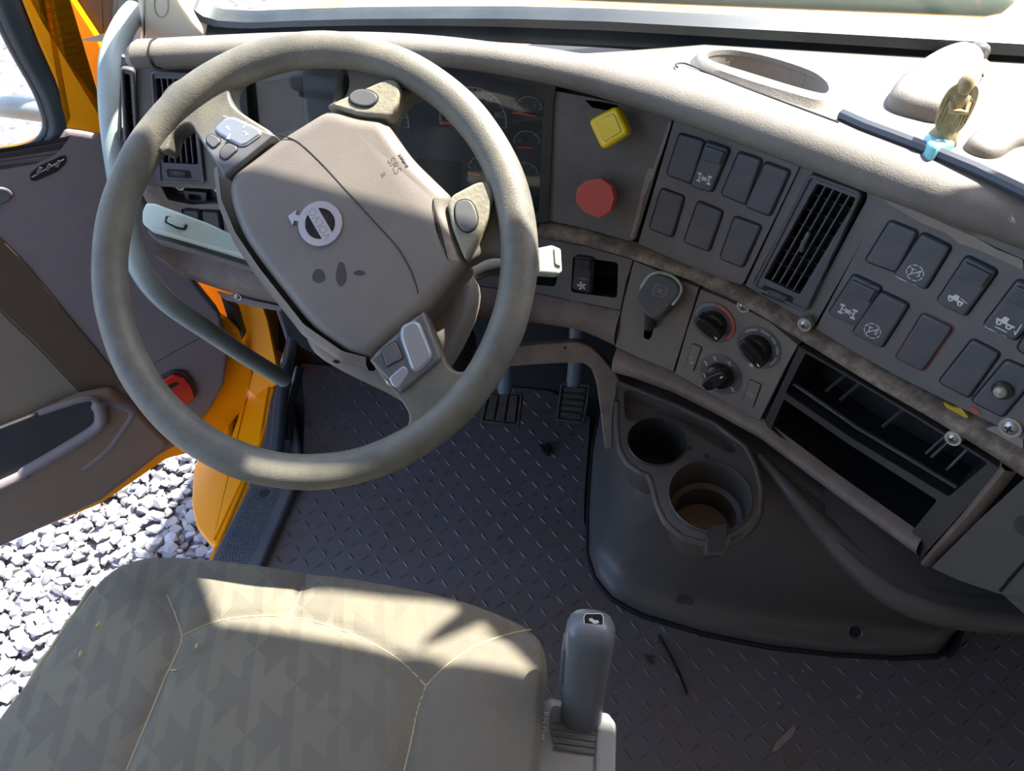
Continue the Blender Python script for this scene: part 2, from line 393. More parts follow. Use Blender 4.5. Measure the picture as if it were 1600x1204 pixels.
def stone_mat():
    m = bpy.data.materials.new('white_stone'); m.use_nodes = True; nt = m.node_tree; b = nt.nodes['Principled BSDF']
    ge = node(nt, 'ShaderNodeNewGeometry'); r = node(nt, 'ShaderNodeValToRGB')
    r.color_ramp.elements[0].color = C(108, 106, 110); r.color_ramp.elements[1].color = C(156, 154, 160)
    nt.links.new(ge.outputs['Random Per Island'], r.inputs[0]); nt.links.new(r.outputs[0], b.inputs['Base Color'])
    b.inputs['Roughness'].default_value = .75; return m
ico = bmesh.new(); bmesh.ops.create_icosphere(ico, subdivisions=1, radius=1); IV = A([v.co[:] for v in ico.verts]); IF = [tuple(v.index for v in f.verts) for f in ico.faces]; ico.free()
g = G()
def stone(x, y, z, s):
    v = IV*(1+RNG.uniform(-.2, .2, (len(IV), 1)))*A([1, RNG.uniform(.6, .95), RNG.uniform(.4, .7)])*s
    a, b = RNG.uniform(0, 6.28), RNG.uniform(-.5, .5); ca, sa, cb, sb = math.cos(a), math.sin(a), math.cos(b), math.sin(b)
    v = v@A([[ca, -sa, 0], [sa, ca, 0], [0, 0, 1]])@A([[1, 0, 0], [0, cb, -sb], [0, sb, cb]])
    g.add(v+A([x, y, z]), IF)
for ly, (zz, st) in enumerate(((GZ-.015, .037), (GZ+.006, .041))):
    x = -2.9
    while x < -.5:
        y = -.15
        while y < 2.3:
            if y < 2.0-(x+.5)*.2: stone(x+RNG.uniform(-.018, .018), y+RNG.uniform(-.018, .018), zz+RNG.uniform(-.008, .008), RNG.uniform(.016, .033))
            y += st
        x += st
obj('gravel', g, stone_mat(), None, 28, 'loose crushed white stones on the ground below the open door', 'gravel', kind='stuff')
# cab shell: floor slab, back wall, passenger wall, roof, pillars
def wallbox(name, x0, x1, y0, y1, z0, z1, m, bev=0.0):
    g = G(); box(g, Fr((0, 0, 0), (0, 0, 1), U=(1, 0, 0)), x0, x1, y0, y1, z0, z1, bev); return S_(name, g, m)
g = G(); prism(g, Fr((0, 0, 0), (0, 0, 1), U=(1, 0, 0)), [(1.65, -1.25), (1.65, 1.12), (-.76, 1.12)]+[(float(p[0]), float(p[1])) for p in (on_z(x, y, 0) for x, y in ((430,560),(420,620),(410,690),(386,768),(346,868)))]+[(-.62, -1.25)], -.05, -.012, bottom=True); S_('floor', g, M['black'])
wallbox('wall_back', -.9, 1.75, -1.30, -1.25, -.05, 1.75, M['interior'])
wallbox('ceiling', -.9, 1.75, -1.30, .66, 1.70, 1.76, M['interior'])
wallbox('wall_left', -.9, -.82, -1.25, -.38, -.05, 1.70, M['interior'])
wallbox('wall_underbody', -.58, 1.66, -1.25, 1.0, -.7, -.06, M['black'])
# passenger side wall with its window opening
fr = Fr((1.68, 0, 0), (-1, 0, 0), up=(0, 0, 1)); g = G()
prism(g, fr, [(-1.1, -.05), (1.25, -.05), (1.25, 1.7), (-1.1, 1.7)], -.04, 0, holes=[rpoly([(-.75, .75), (.25, .75), (.25, 1.5), (-.6, 1.5)], .08)], bottom=True)
# note: U of this frame points along -Y, so u = -y
S_('wall_right', g, M['interior'])
g = G(); prism(g, fr, rpoly([(-.75, .75), (.25, .75), (.25, 1.5), (-.6, 1.5)], .08), -.022, -.018, bottom=True); S_('window_2', g, M['glass'])
# firewall below the dash
wx = (-.79, -.17, .08, 1.66)
g = G(); loft(g, [[(x, 1.05, -.03) for x in wx], [(x, 1.16, .16) for x in wx], [(x, 1.16, .70) for x in wx], [(x, .966, z) for x, z in zip(wx, (.745, .745, .7815, .7815))]]); S_('wall_front', g, M['deep'])
# ------------------------------------------------------------------ windshield
WFr = Fr((0, .975, .80), (0, -.953, -.303), up=(0, -.303, .953))
# normal faces the cabin (slightly down, the screen leans back over the dash)
gin = [(262,-260),(262,-120),(276,-30),(300,0),(318,14),(345,22),(394,25),(460,22),(560,19),(700,18),(800,18),(950,22),(1100,30),(1300,40),(1600,56),(1800,70),(2200,105)]
gout = [(205,-260),(215,-120),(250,-20),(278,14),(300,36),(330,50),(380,52),(450,49),(560,49),(700,52),(800,60),(950,68),(1100,78),(1300,96),(1600,124),(1800,142),(2200,180)]
gi, go_ = resamp(WFr.uvs(gin), 90), resamp(WFr.uvs(gout), 90)
prof = [(.0, -.01), (.02, .012), (.22, .017), (.36, .010), (.42, .004), (.50, .010), (.62, .022), (.80, .018), (.97, .006), (1.0, -.01)]
g = G(); loft(g, [[WFr.P(*(gi[i]*(1-t)+go_[i]*t), w) for i in range(90)] for t, w in prof])
S_('window_1_gasket', g, M['rubber']).name = 'trim_1'
g = G(); top = [(-.62, .88), (1.45, .88)]
pane = [tuple(p) for p in gi]+[(1.5, .1), (1.45, .9), (-.60, .9)]
g = G(); prism(g, WFr, [(-.66, -.03), (1.5, -.03), (1.5, 1.15), (-.66, 1.15)], -.008, -.003, bottom=True); S_('window_1', g, M['glass'])
# roof header above the windshield and left pillar; unseen plate added to shade the wheel and frame the seat's sun patch
def sunproj(p, F_, w):
    s = A(SUNV[:]); O = F_.O+F_.N*w; q = A(p)+s*(((O-A(p))@F_.N)/(s@F_.N)); return (float((q-F_.O)@F_.U), float((q-F_.O)@F_.V))
LIT = [(312,878),(318,890),(322,905),(335,940),(362,1000),(372,1045),(420,1056),(520,1078),(650,1112),(690,1098),(760,1100),(848,1140),(856,1075),(840,1030),(800,985),(760,955),(735,968),(700,985),(665,1000),(690,975),(728,945),(720,932),(690,925),(650,922),(600,918),(500,905),(400,892)]
LP_ = [sunproj(on_z(x, y, .49), WFr, .05) for x, y in LIT]
HV = max(v for u, v in LP_)+.012
wh0 = Fr((-.299, .546, .738), (0, -.6428, .766), U=(1, 0, 0))
hl_ = [sunproj(wh0.P(*wh0.uv(x, y)), WFr, .05) for x, y in ((150,262),(400,300),(560,345),(700,385),(840,420))]
ULX = max(u for u, v in LP_)+.035
VB = [(hl_[0][0]-.25, hl_[0][1])]+hl_+[(ULX, hl_[-1][1])]
g = G(); box(g, Fr(WFr.P(0, 0, 0), WFr.N, U=WFr.U), -.9, 1.7, HV, max(HV+.12, 1.02), -.03, .03); S_('trim_2', g, M['cream'])
g = G(); vb = VB+[(ULX, HV), (VB[0][0], HV)]; low = min(v for u, v in LP_); lp = [(u, min(v, HV-.006)) for u, v in LP_]
prism(g, Fr(WFr.P(0, 0, .05), WFr.N, U=WFr.U), vb, -.004, .004, holes=[lp], bottom=True); obj('added_shade_plate', g, M['interior'], None, 40, 'unseen beige plate added inside the windshield to shape the sun on the wheel and seat', 'shade plate')  # added out of view; outline and cutout are projected back from the wanted sunlight
# cream pillar trim beside the windshield
P = [(196,-240),(206,-60),(216,22),(218,45),(216,70),(250,78),(322,72),(316,54),(298,34),(276,2),(258,-60),(235,-240)]
pf = Fr(WFr.P(0, 0, .03), WFr.N, U=WFr.U)
g = G(); prism(g, pf, rpoly(pf.uvs(P), .006), -.10, 0, .008, 4); pil = obj('pillar_trim', g, M['cream'], None, 50, 'cream plastic trim at the foot of the windshield pillar, left of the dashboard', 'pillar trim')
g = G(); e = [pf.uv(252+11*math.cos(a), 8+19*math.sin(a), .0005) for a in np.linspace(0, 2*math.pi, 33)[:-1]]
tube(g, [pf.P(*p, .0005) for p in e], .0007, 6, closed=True); obj('oval_plug_outline', g, M['printgrey'], pil)
g = G(); mf = Fr(on_x(190, 20, -.80), (.75, -.6, .25)); prism(g, mf, rpoly(mf.uvs([(150,-160),(195,-160),(224,38),(219,44),(205,30),(180,30),(172,0)]), .003), -.02, .0, .003, bottom=True)
obj('rail_bracket', g, M['rubber'], None, 35, 'dark triangular bracket holding the top of the pale grab rail', 'bracket')
# ------------------------------------------------------------------ hood outside
g = G(); rows = []
for yy, zz, dr in ((1.03, .70, .0), (1.15, .72, .0), (1.5, .68, .0), (2.0, .64, .0), (2.6, .58, .0), (3.0, .45, .0), (3.08, .05, .0), (3.08, -.7, 0)):
    rows.append([(-.72, yy, -.75), (-.72, yy, min(zz-.2, .42)-.0)]+[(x, yy, zz-(abs(t)**6)*.10) for x, t in [(.48+1.18*k/14, k/14) for k in range(-14, 15)]]+[(1.68, yy, min(zz-.2, .42)), (1.68, yy, -.75)])
loft(g, rows); obj('truck_hood', g, M['hood'], None, 40, 'dusty yellow truck hood seen through the windshield', 'hood', base=(.6, 2, 0))
g = G(); wf = Fr(on_y(1200, 8, 1.06), (0, -.95, .3))
a, b = A(on_y(740, -34, 1.06)), A(on_y(1585, -2, 1.06)); d = nz(b-a)
g = G(); tube(g, [a-d*.1, a, b-d*.03, b-d*.012, b-d*.002], [.022, .022, .022, .018, .008], 16); obj('wiper_cover', g, M['wiper'], None, 35, 'pale green rounded bar lying outside along the windshield', 'wiper')
# ================================================================== DASHBOARD
dash = thing('dashboard', 'taupe grained truck dashboard curving round the driver', 'dashboard', (0, .85, .4))
# top pad: nose, crest and shelf running to the windshield
XE = float(on_z(214, 92, .82)[0]); xs = np.r_[np.linspace(XE, .5, 300), np.linspace(.52, 1.6, 24)]
TQ = None
def inpoly(x, y, P):
    r = False; j = len(P)-1
    for i in range(len(P)):
        xi, yi = P[i]; xj, yj = P[j]
        if (yi > y) != (yj > y) and x < (xj-xi)*(y-yi)/(yj-yi)+xi: r = not r
        j = i
    return r
def pad_rows(xs, top=True):
    rows = [[] for _ in range(12+24)]
    for x in xs:
        if x <= .5: yt, yc = ev(cT, x), ev(cC, x)
        else:
            yt0, yc0 = ev(cT, .5), ev(cC, .5); f = min((x-.5)/.25, 1.0); k = .5*f
            yt, yc = yt0-.02*math.sin(f*math.pi)-.05*f, yc0-.02*math.sin(f*math.pi)-.05*f
        kl = min(max((.08-x)/.25, 0), 1)
        pr = [(yt+.02, .782), (yt-.004, .790), (yt-.018 if yt-.018 > yc else yt*.7+yc*.3, .7945), ((yt+yc)/2, .800), (yc+.004, .807), (yc-.008, .815), (yc-.011, .824), (yc-.007, .833), (yc+.002, .840-.002*kl), (yc+.015, .8442-.007*kl), (yc+.03, .845-.014*kl)]
        for r, (yy, zz) in enumerate(pr): rows[r].append((x, yy, zz))
        for k in range(24):
            yy = yc+.03+(YW-yc-.03)*(k+1)/24; zz = .845-.014*kl-(.05+.021*kl)*(k+1)/24
            if TQ is not None and x < .5 and inpoly(x, yy, TQ): zz -= .03
            rows[11+k].append((x, yy, zz))
        rows[35].append((x, YW+.012, zz-.012))
    return rows
tray_out = [(1086,92),(1105,86),(1145,84),(1200,95),(1265,117),(1290,135),(1300,150),(1295,164),(1280,169),(1245,161),(1160,135),(1100,112)]
tray_in = [(1102,98),(1112,91),(1145,90),(1200,101),(1260,121),(1284,137),(1291,150),(1286,158),(1272,157),(1235,147),(1165,125),(1112,108)]
TQ = off(ccw([tuple(ST.pt(*p)[:2]) for p in tray_in]), -.0035)
g = G(); loft(g, pad_rows(xs)); TQ = None; obj('top_pad', g, M['pad'], dash, 60)
# end cap of the pad and seam
g = G(); pr = pad_rows([XE])[:13]
ring = [r[0] for r in pr]; c = A(ring).mean(0); ring2 = [tuple(c+(A(p)-c)*A([1, .82, .75])+A([-.010, 0, -.002])) for p in ring]; ring3 = [tuple(c+(A(p)-c)*.3+A([-.014, 0, 0])) for p in ring]
loft(g, [ring, ring2, ring3]); obj('end_cap', g, M['pad'], dash, 60)
def pad_line(x0, js=(1, 3, 4, 5, 6, 7, 8, 9, 10)):
    r = pad_rows([x0]); return [A(r[j][0])+A([0, -.0007, .0007]) for j in js]
g = G(); tube(g, cat(pad_line(XE+.022), 4, False), .0011, 6); obj('seam', g, M['deep'], dash)
# upper face: three plates with openings
LV1 = [(188,100),(208,104),(214,112),(218,236),(196,236),(188,230)]
LV2 = [(236,108),(300,111),(306,118),(322,280),(314,286),(256,284),(248,276)]
g = G(); surf_plate(g, SD, [(190,88),(232,102),(330,98),(372,98),(380,200),(385,296),(250,290),(212,285),(180,260)], [LV1, LV2], -.006, 0, hr=6)
obj('left_vent_panel', g, M['face'], dash)
CL = [(372,104),(420,100),(500,98),(640,101),(760,109),(830,118),(858,124),(870,136),(866,160),(858,345),(700,350),(540,335),(392,330),(385,296)]
CLh = [(384,118),(500,106),(640,110),(760,120),(840,133),(853,143),(846,240),(843,334),(700,340),(540,326),(398,318)]
g = G(); surf_plate(g, SD, CL, [CLh], -.005, .003, hr=10); obj('cluster_bezel', g, M['black'], dash)
KP = [(858,150),(870,143),(920,152),(1053,180),(1044,205),(1018,290),(993,372),(985,377),(920,358),(858,344)]
g = G(); surf_plate(g, SD, KP, [[(914,156),(935,158),(962,163),(975,172),(945,172),(925,168)]], -.006, 0, hr=2); obj('knob_panel', g, M['face'], dash)
g = G(); well_px(g, SD, [(914,156),(935,158),(962,163),(975,172),(945,172),(925,168)], .0, .02, 2); obj('torn_gap', g, M['deep'], dash)
VH = [(1268,270),(1278,266),(1345,293),(1354,300),(1354,312),(1262,482),(1252,486),(1186,456),(1176,447),(1178,438)]
SA = [(1056,182),(1160,215),(1254,248),(1249,262),(1163,440),(1158,444),(1080,416),(998,380),(1002,366)]
SB0 = [(1256,249),(1380,300),(1386,306),(1272,508),(1262,504),(1164,446)]
g = G(); surf_plate(g, SD, SA, (), -.006, .0015, 24); obj('switch_panel', g, M['face'], dash)
g = G(); surf_plate(g, SD, SB0, [VH], -.006, -.001, 24, hr=5); obj('vent_panel', g, M['face'], dash)
SB = [(1385,306),(1445,336),(1520,368),(1600,408),(1700,462),(1720,700),(1690,735),(1600,685),(1590,678),(1500,634),(1400,584),(1330,545),(1276,512)]
g = G(); surf_plate(g, SD, SB, (), -.006, .002, 24); obj('switch_panel', g, M['face'], dash)
# backing so nothing shows through the joints
g = G(); loft(g, [[(x, Yf(x, z)+.035, z) for x in np.linspace(-.60, 1.6, 60)] for z in (.80, .62)]); obj('backing', g, M['deep'], dash)
# continuation towards the passenger

# chipped and worn edges
def decal(name, S, px, m, w=.0022, r=2, parent=None):
    g = G(); surf_plate(g, S, px, (), -.001, w, 16, r=r); return obj(name, g, M[m], parent or dash)
decal('scuffed_edge', SD, [(1014,262),(1022,263),(1014,290),(1008,305),(1000,340),(994,360),(988,372),(984,370),(990,350),(998,320),(1004,292)], 'scuff', .0012)
decal('scuffed_edge', SD, [(1046,190),(1050,191),(1036,235),(1026,262),(1018,285),(1016,280),(1030,236)], 'scuff', .0014, 1)
decal('chipped_edge', SD, [(1387,300),(1400,306),(1450,334),(1520,366),(1560,388),(1600,404),(1600,420),(1575,408),(1530,388),(1500,378),(1480,362),(1440,346),(1420,334),(1392,318),(1384,312)], 'scuff', .0028, 2)
decal('yellow_scuff_mark', SD, [(1475,626),(1490,634),(1504,636),(1512,646),(1516,651),(1498,648),(1484,640)], 'paint_y', .0028)
decal('red_scuff_mark', SD, [(1515,632),(1523,634),(1534,642),(1534,646),(1524,642)], 'paint_r', .003)
decal('worn_patch', SD, [(1538,668),(1560,664),(1585,676),(1600,684),(1600,700),(1580,704),(1560,694),(1546,688)], 'scuff', .0026, 3)
# lip between upper and lower dash
UPL = [(845,347),(920,361),(1000,385),(1080,412),(1165,449),(1260,503),(1330,545),(1400,590),(1500,640),(1600,692),(1740,770)]
LOL = [(838,374),(915,386),(985,405),(1080,440),(1165,480),(1250,533),(1330,582),(1440,648),(1545,716),(1585,745),(1680,800)]
g = G(); strip(g, SD, UPL, LOL, [-.008, .006, .011, .012, .010, .002, -.012], 90); obj('worn_lip', g, M['worn'], dash, 50)
# lower dash: plates
FP = [(700,360),(845,372),(915,385),(989,406),(978,440),(969,484),(900,470),(838,457),(700,440)]
FH1, FH2 = [(895,400),(966,410),(964,466),(892,456)], [(790,384),(878,394),(868,448),(790,440)]
g = G(); surf_plate(g, SD, FP, [FH1, FH2], -.006, 0, hr=6); obj('fan_switch_panel', g, M['face'], dash)
for h in (FH1, FH2):
    g = G(); well_px(g, SD, h, -.001, .05, 6); obj('switch_well', g, M['deep'], dash)
KN = [(700,444),(838,460),(900,473),(969,487),(962,520),(956,556),(940,545),(900,532),(840,524),(760,520),(700,520)]
g = G(); strip(g, SD, [(700,444),(838,460),(900,473),(969,487)], [(700,515),(838,520),(905,530),(957,558)], [-.003, .004, .007, .008, .006, .001, -.012, -.03], 30); obj('knee_pad', g, M['brown'], dash, 60)
LP = [(991,407),(1092,449),(1072,515),(1052,579),(1005,560),(962,541),(975,470)]
LH = [(1014,484),(1028,490),(1018,526),(1014,531),(1006,527),(1006,520)]
g = G(); surf_plate(g, SD, LP, [LH], -.006, .001, hr=3); obj('brake_lever_panel', g, M['face_low'], dash)
g = G(); well_px(g, SD, LH, 0, .03, 3); obj('lever_slot', g, M['deep'], dash)
# storage frame and its two compartments
SF = [(1250,540),(1330,586),(1440,652),(1540,714),(1565,732),(1500,805),(1442,868),(1330,790),(1200,665),(1196,656)]
H1 = [(1260,550),(1330,590),(1440,656),(1545,722),(1484,775),(1330,682),(1228,612)]
H2 = [(1226,622),(1330,694),(1466,780),(1424,832),(1310,758),(1206,668)]
g = G(); surf_plate(g, SD, SF, [H1, H2], -.008, .002, 24, hr=4); obj('storage_frame', g, M['black'], dash)
g = G(); well_px(g, SD, H1, 0, .06, 3); obj('storage_slot', g, M['deep'], dash)
g = G(); well_px(g, SD, H2, 0, .12, 3); obj('storage_slot', g, M['deep'], dash)
g = G()
for (x0, y0, x1, y1) in ((1318,588,1270,628),(1340,600,1292,642),(1410,640,1358,684),(1476,680,1426,726),(1484,686,1434,732),(1508,700,1458,752)):
    a, b = SD.pt(x0, y0), SD.pt(x1, y1); n = SD.nrm(a); tube(g, [a-n*.045, b-n*.03], .0022, 6)
obj('slot_rib', g, M['black'], dash)
g = G(); a = [SD.pt(x, y)-SD.nrm(SD.pt(x, y))*.012 for x, y in ((1230,604),(1330,674),(1410,722),(1486,768))]; tube(g, a, .0028, 8); obj('slot_rail', g, M['black'], dash)
g = G(); strip(g, SD, [(1562,722),(1500,800),(1440,872)], [(1588,738),(1524,816),(1452,886)], [-.006, .005, .007, .004, -.006], 30); obj('side_bolster', g, M['brown'], dash, 50)
# bottom bolster
g = G(); strip(g, SD, [(962,546),(1005,562),(1052,582),(1120,616),(1196,660),(1310,745),(1442,838)], [(958,596),(985,602),(1060,628),(1120,658),(1190,694),(1300,776),(1438,880)], [-.004, .006, .010, .011, .008, .0, -.014, -.03], 70); obj('lower_bolster', g, M['brown'], dash, 50)
# knee panels left of the column
g = G(); surf_plate(g, SD, [(212,285),(250,291),(385,298),(430,330),(520,350),(520,480),(470,482),(400,466),(330,440),(285,410),(255,372),(232,320)], [[(248,286),(352,292),(350,318),(300,320),(262,312)], [(282,326),(346,328),(352,366),(345,372),(290,350)]], -.006, .0, hr=4); obj('left_switch_panel', g, M['brown'], dash)
for h in ([(248,286),(352,292),(350,318),(300,320),(262,312)], [(282,326),(346,328),(352,366),(345,372),(290,350)]):
    g = G(); well_px(g, SD, h, -.001, .02, 4); obj('open_bay', g, M['black'], dash)
g = G(); strip(g, SD, [(250,372),(290,392),(350,396),(420,408),(500,420),(640,440)], [(262,398),(300,438),(350,462),(420,480),(500,494),(640,500)], [.0, .016, .026, .028, .02, .004, -.02], 40); obj('knee_bolster', g, M['brown'], dash, 60)
g = G(); strip(g, SD, [(340,452),(400,468),(470,482),(520,488),(640,498)], [(362,474),(400,482),(470,492),(520,496),(640,506)], [.004, .006, .004, -.05], 20); obj('lower_flange', g, M['door'], dash, 40)
# passenger-side panels and glovebox
g = G(); surf_plate(g, SD, [(1606,742),(1680,796),(1740,840),(1760,960),(1700,952),(1604,934),(1560,926),(1500,906),(1456,886),(1530,812)], (), -.01, .001, 30); obj('glovebox_panel', g, M['glove'], dash)
g = G(); a = [SD.pt(x, y)+SD.nrm(SD.pt(x, y))*.0015 for x, y in ((1564,922),(1580,902),(1600,880),(1640,840))]; tube(g, a, .0016, 6); obj('panel_joint', g, M['deep'], dash)
p = SD.fr(1604, 822, .001); g = G(); prism(g, p, circ(0, 0, .011, 24), -.001, .001); obj('glovebox_button', g, M['black'], dash)
g = G(); rows = []
for z in (.80, .79, .70, .62, .60, .465):
    rows.append([(x, Yf(min(x, .52), max(z, .46))+.012-(0 if x < .52 else .03*min((x-.52)/.2, 1)), z) for x in (.43, .46, .49, .52, .58, .66, .8, 1.0, 1.3, 1.66)])
loft(g, rows); obj('passenger_face', g, M['glove'], dash)
# ---- things sunk into or standing on the dash top
tf = ST.fr(1195, 128); tr_ = thing('dash_tray', 'oval open grey tray with raised rim set in the dash top', 'tray', ST.pt(1195, 128))
g = G(); o_, i_ = tf.uvs(tray_out), tf.uvs(tray_in); o_, i_ = cat(o_, 4), cat(i_, 4)
rows = []
for pl, w in ((off(ccw(o_), -.004), -.002), (ccw(o_), .003), (off(ccw(o_), .002), .007), (ccw(i_), .008), (off(ccw(i_), .001), .003)): rows.append([tf.P(*p, w) for p in pl])
loft(g, rows, closed=True); obj('rim', g, M['pad'], tr_, 60)
g = G(); well(g, tf, off(ccw(i_), .0), .005, .026, .004); obj('tray_well', g, M['pad'], tr_, 40)
g = G(); ln = [(1058,106),(1056,101),(1070,100),(1100,112),(1160,136),(1240,166),(1310,192)]; tube(g, [ST.pt(*p, w=.0006) for p in cat(ln, 4, False)], .0011, 6); obj('panel_joint', g, M['black'], dash)
# dark strip along the shelf
g = G(); q = [(1312,186),(1350,203),(1430,233),(1520,270),(1620,318),(1720,370)]; rows = []
P0 = [ST.fr(*p) for p in q]
tube(g, [f.P(0, 0, .004) for f in P0], .0058, 8); obj('trim_strip', g, M['cable'], dash, 40, label='dark blue-grey sunken strip on the dash top')
# raised housings on the dash top
def hump(name, label, outline, w, bev, cat_, mm='pad', dome=0):
    c = A(outline).mean(0); f = ST.fr(*c); g = G(); prism(g, f, cat(f.uvs(outline), 4), -.006, w, bev, 5, dome=dome); return obj(name, g, M[mm], None, 60, label, cat_), f
h1, hf = hump('sensor_housing', 'tall wedge-shaped grey housing on the dash top behind the figurine', [(1384,165),(1400,140),(1440,108),(1476,92),(1500,92),(1528,102),(1530,122),(1522,150),(1500,180),(1470,194),(1430,188),(1395,178)], .022, .014, 'housing')
h2, _ = hump('speaker_hump', 'low rounded grey hump at the right end of the dash top', [(1506,236),(1512,222),(1545,198),(1600,180),(1680,170),(1760,200),(1700,232),(1600,228),(1560,248),(1530,248)], .012, .009, 'housing')
cf = Fr(hf.P(*hf.uv(1520, 98), .012), hf.N, U=hf.U); g = G(); lathe(g, cf, [(.013, -.012), (.013, .004), (.011, .008), (.006, .0105), (0, .011)], 24); obj('clear_dome', g, M['clear'], None, 50, 'small clear plastic dome behind the wedge housing', 'dome')
g = G(); f = ST.fr(1535, 118); prism(g, f, rpoly(f.uvs([(1526,106),(1536,100),(1545,106),(1540,118),(1530,132)]), .002), -.001, .007, .003, bottom=True); obj('pink_clip', g, M['pink'], None, 40, 'small pink plastic clip beside the wedge housing', 'clip')
# figurine: winged angel standing on blue putty
fb = ST.pt(1466, 232); F0 = Fr(fb+A([0, 0, 0]), (0, 0, 1), U=(1, 0, 0)); up = A([0.002, .008, .062])
def fpos(t, dx=0, dy=0): return fb+up*t+A([dx, dy, .003])
ang = thing('angel_figurine', 'small ivory winged angel figurine stuck on the dashboard edge', 'figurine', fb)
def ell_loft(rows, seg=20):
    g = G(); loft(g, [[c+A([rx*math.cos(a), ry*math.sin(a), 0]) for a in np.linspace(0, 2*math.pi, seg, endpoint=False)] for c, rx, ry in rows], closed=True)
    n = len(g.v); g.f.append(tuple(range(n-seg, n))); g.f.append(tuple(reversed(range(seg)))); return g
g = ell_loft([(fpos(.0), .010, .009), (fpos(.06), .013, .012), (fpos(.15), .0125, .011), (fpos(.28), .009, .008), (fpos(.40), .0055, .0055), (fpos(.5), .0065, .006), (fpos(.62), .0085, .0065), (fpos(.72), .008, .006), (fpos(.76), .0045, .004)])
for v in range(len(g.v)):
    a = math.atan2(g.v[v][1]-fb[1], g.v[v][0]-fb[0]); p = A(g.v[v]); 
    if p[2] < fb[2]+.03: p[:2] += (p[:2]-fb[:2])*.08*math.sin(a*7); g.v[v] = tuple(p)
obj('robe', g, M['ivory'], ang, 60)
g = ell_loft([(fpos(.72), .003, .003), (fpos(.76), .0058, .0055), (fpos(.83), .0066, .0062), (fpos(.9), .0066, .0062), (fpos(.96), .005, .0048), (fpos(1.0), .002, .002)]); obj('head', g, M['ivory'], ang, 60)
for sx in (-1, 1):
    wfm = Fr(fpos(.5, sx*.002, -.004), nz((sx*.35, -1, .25)), up=(0.1, 0, 1))
    g = G(); sh = [(0, -.012), (.004, .02), (.008, .023), (.0125, .016), (.013, .004), (.010, -.010), (.006, -.016), (.002, -.018)]
    prism(g, wfm, cat([(sx*u, v) for u, v in sh], 4), -.0015, .0015, .001, 2, bottom=True); w = obj('wing', g, M['ivory'], ang, 50)
    g = G()
    for k in range(3): tube(g, [wfm.P(sx*(.003+.003*k), -.012+.002*k, .0018), wfm.P(sx*(.004+.003*k), .014-.002*k, .0018)], .0006, 6)
    obj('feather_ridge', g, M['ivory'], w)
g = G(); tube(g, [fpos(.64, -.007, -.003), fpos(.55, -.006, -.009), fpos(.58, 0, -.011), fpos(.55, .006, -.009), fpos(.64, .007, -.003)], .0022, 8); obj('folded_arms', g, M['ivory'], ang, 60)
f = ST.fr(1456, 236); g = G(); prism(g, f, cat(f.uvs([(1438,228),(1450,222),(1475,234),(1484,242),(1468,246),(1455,250),(1442,242)]), 3), -.002, .012, .004, 3, bottom=True); obj('putty_blob', g, M['blue'], None, 60, 'light blue putty blob under the angel figurine', 'putty')
# ================================================================== VENTS
def air_vent(label, outline, grid, ncol, nrow, S, m='switch', wheel=None, horiz=False):
    c = A(outline).mean(0); f = S.fr(*c, w=0)
    t = thing('air_vent', label, 'air vent', S.pt(*c), 'dashboard air vents')
    o, q = ccw(rpoly(f.uvs(outline), .006)), ccw(rpoly(f.uvs(grid), .003))
    g = G(); prism(g, f, o, -.012, .004, holes=[q]); obj('frame', g, M[m], t)
    rim = ccw(off(o, .002)); g = G(); tube(g, [f.P(*p, .004) for p in rim], .0022, 8, closed=True); obj('rim', g, M[m], t, 60)
    g = G(); well(g, f, q, .002, .04); obj('duct', g, M['deep'], t)
    a, b, c_, d = [A(f.uv(*p)) for p in grid[:4]]    # TL TR BR BL
    for k in range(1, nrow+1):
        s = k/(nrow+1); p0, p1 = a+(d-a)*s, b+(c_-b)*s; g = G()
        e = nz(d-a); prism(g, f, [tuple(p0-e*.0008), tuple(p1-e*.0008), tuple(p1+e*.0008), tuple(p0+e*.0008)], -.020, -.008, bottom=True); obj('louvre', g, M['black'], t)
    for k in range(ncol+1):
        s = k/ncol; p0, p1 = a+(b-a)*s, d+(c_-d)*s; g = G(); e = nz(b-a)
        prism(g, f, [tuple(p0-e*.0007), tuple(p0+e*.0007), tuple(p1+e*.0007), tuple(p1-e*.0007)], -.008, .0015, bottom=True); obj('vane', g, M[m], t)
    if wheel:
        wc, wl = wheel; u, v = f.uv(*wc); u2, v2 = f.uv(*wl); d = nz(A([u2-u, v2-v])); L = math.hypot(u2-u, v2-v); pr = A([-d[1], d[0]])
        g = G(); prism(g, f, rpoly([tuple(A([u, v])+d*L*i*1.25+pr*.0062*j) for i, j in ((-1,-1),(1,-1),(1,1),(-1,1))], .003), .0, .0045); obj('wheel_slot', g, M['deep'], t)
        g = G(); tube(g, [f.P(*(A([u, v])+d*L*k), .003) for k in (-.8, -.6, 0, .6, .8)], [.003, .0045, .005, .0045, .003], 12); w = obj('thumbwheel', g, M[m], t, 50)
        g = G()
        for k in range(-4, 5):
            q_ = A([u, v])+d*L*k*.16; tube(g, [f.P(*(q_-pr*.004), .0062), f.P(*q_, .0085), f.P(*(q_+pr*.004), .0062)], .0006, 5)
        obj('grip_rib', g, M['btn'], w)
    return t, f
VO = [(1269,268),(1352,298),(1262,486),(1178,446)]
air_vent('tall centre air vent between the two switch panels', VO, [(1279,284),(1342,308),(1252,458),(1196,432)], 5, 6, SD, wheel=((1217, 459), (1236, 467)))
f = SD.fr(1258, 376); g = G(); a, b = f.uv(1266, 362), f.uv(1254, 390)
tube(g, [f.P(*a, .002), f.P(*((A(a)+A(b))/2), .007), f.P(*b, .002)], .0028, 10)
obj('direction_tab', g, M['switch'], [o for o in SC.objects if o.name.startswith('air_vent') and o.parent is None][-1], 60)
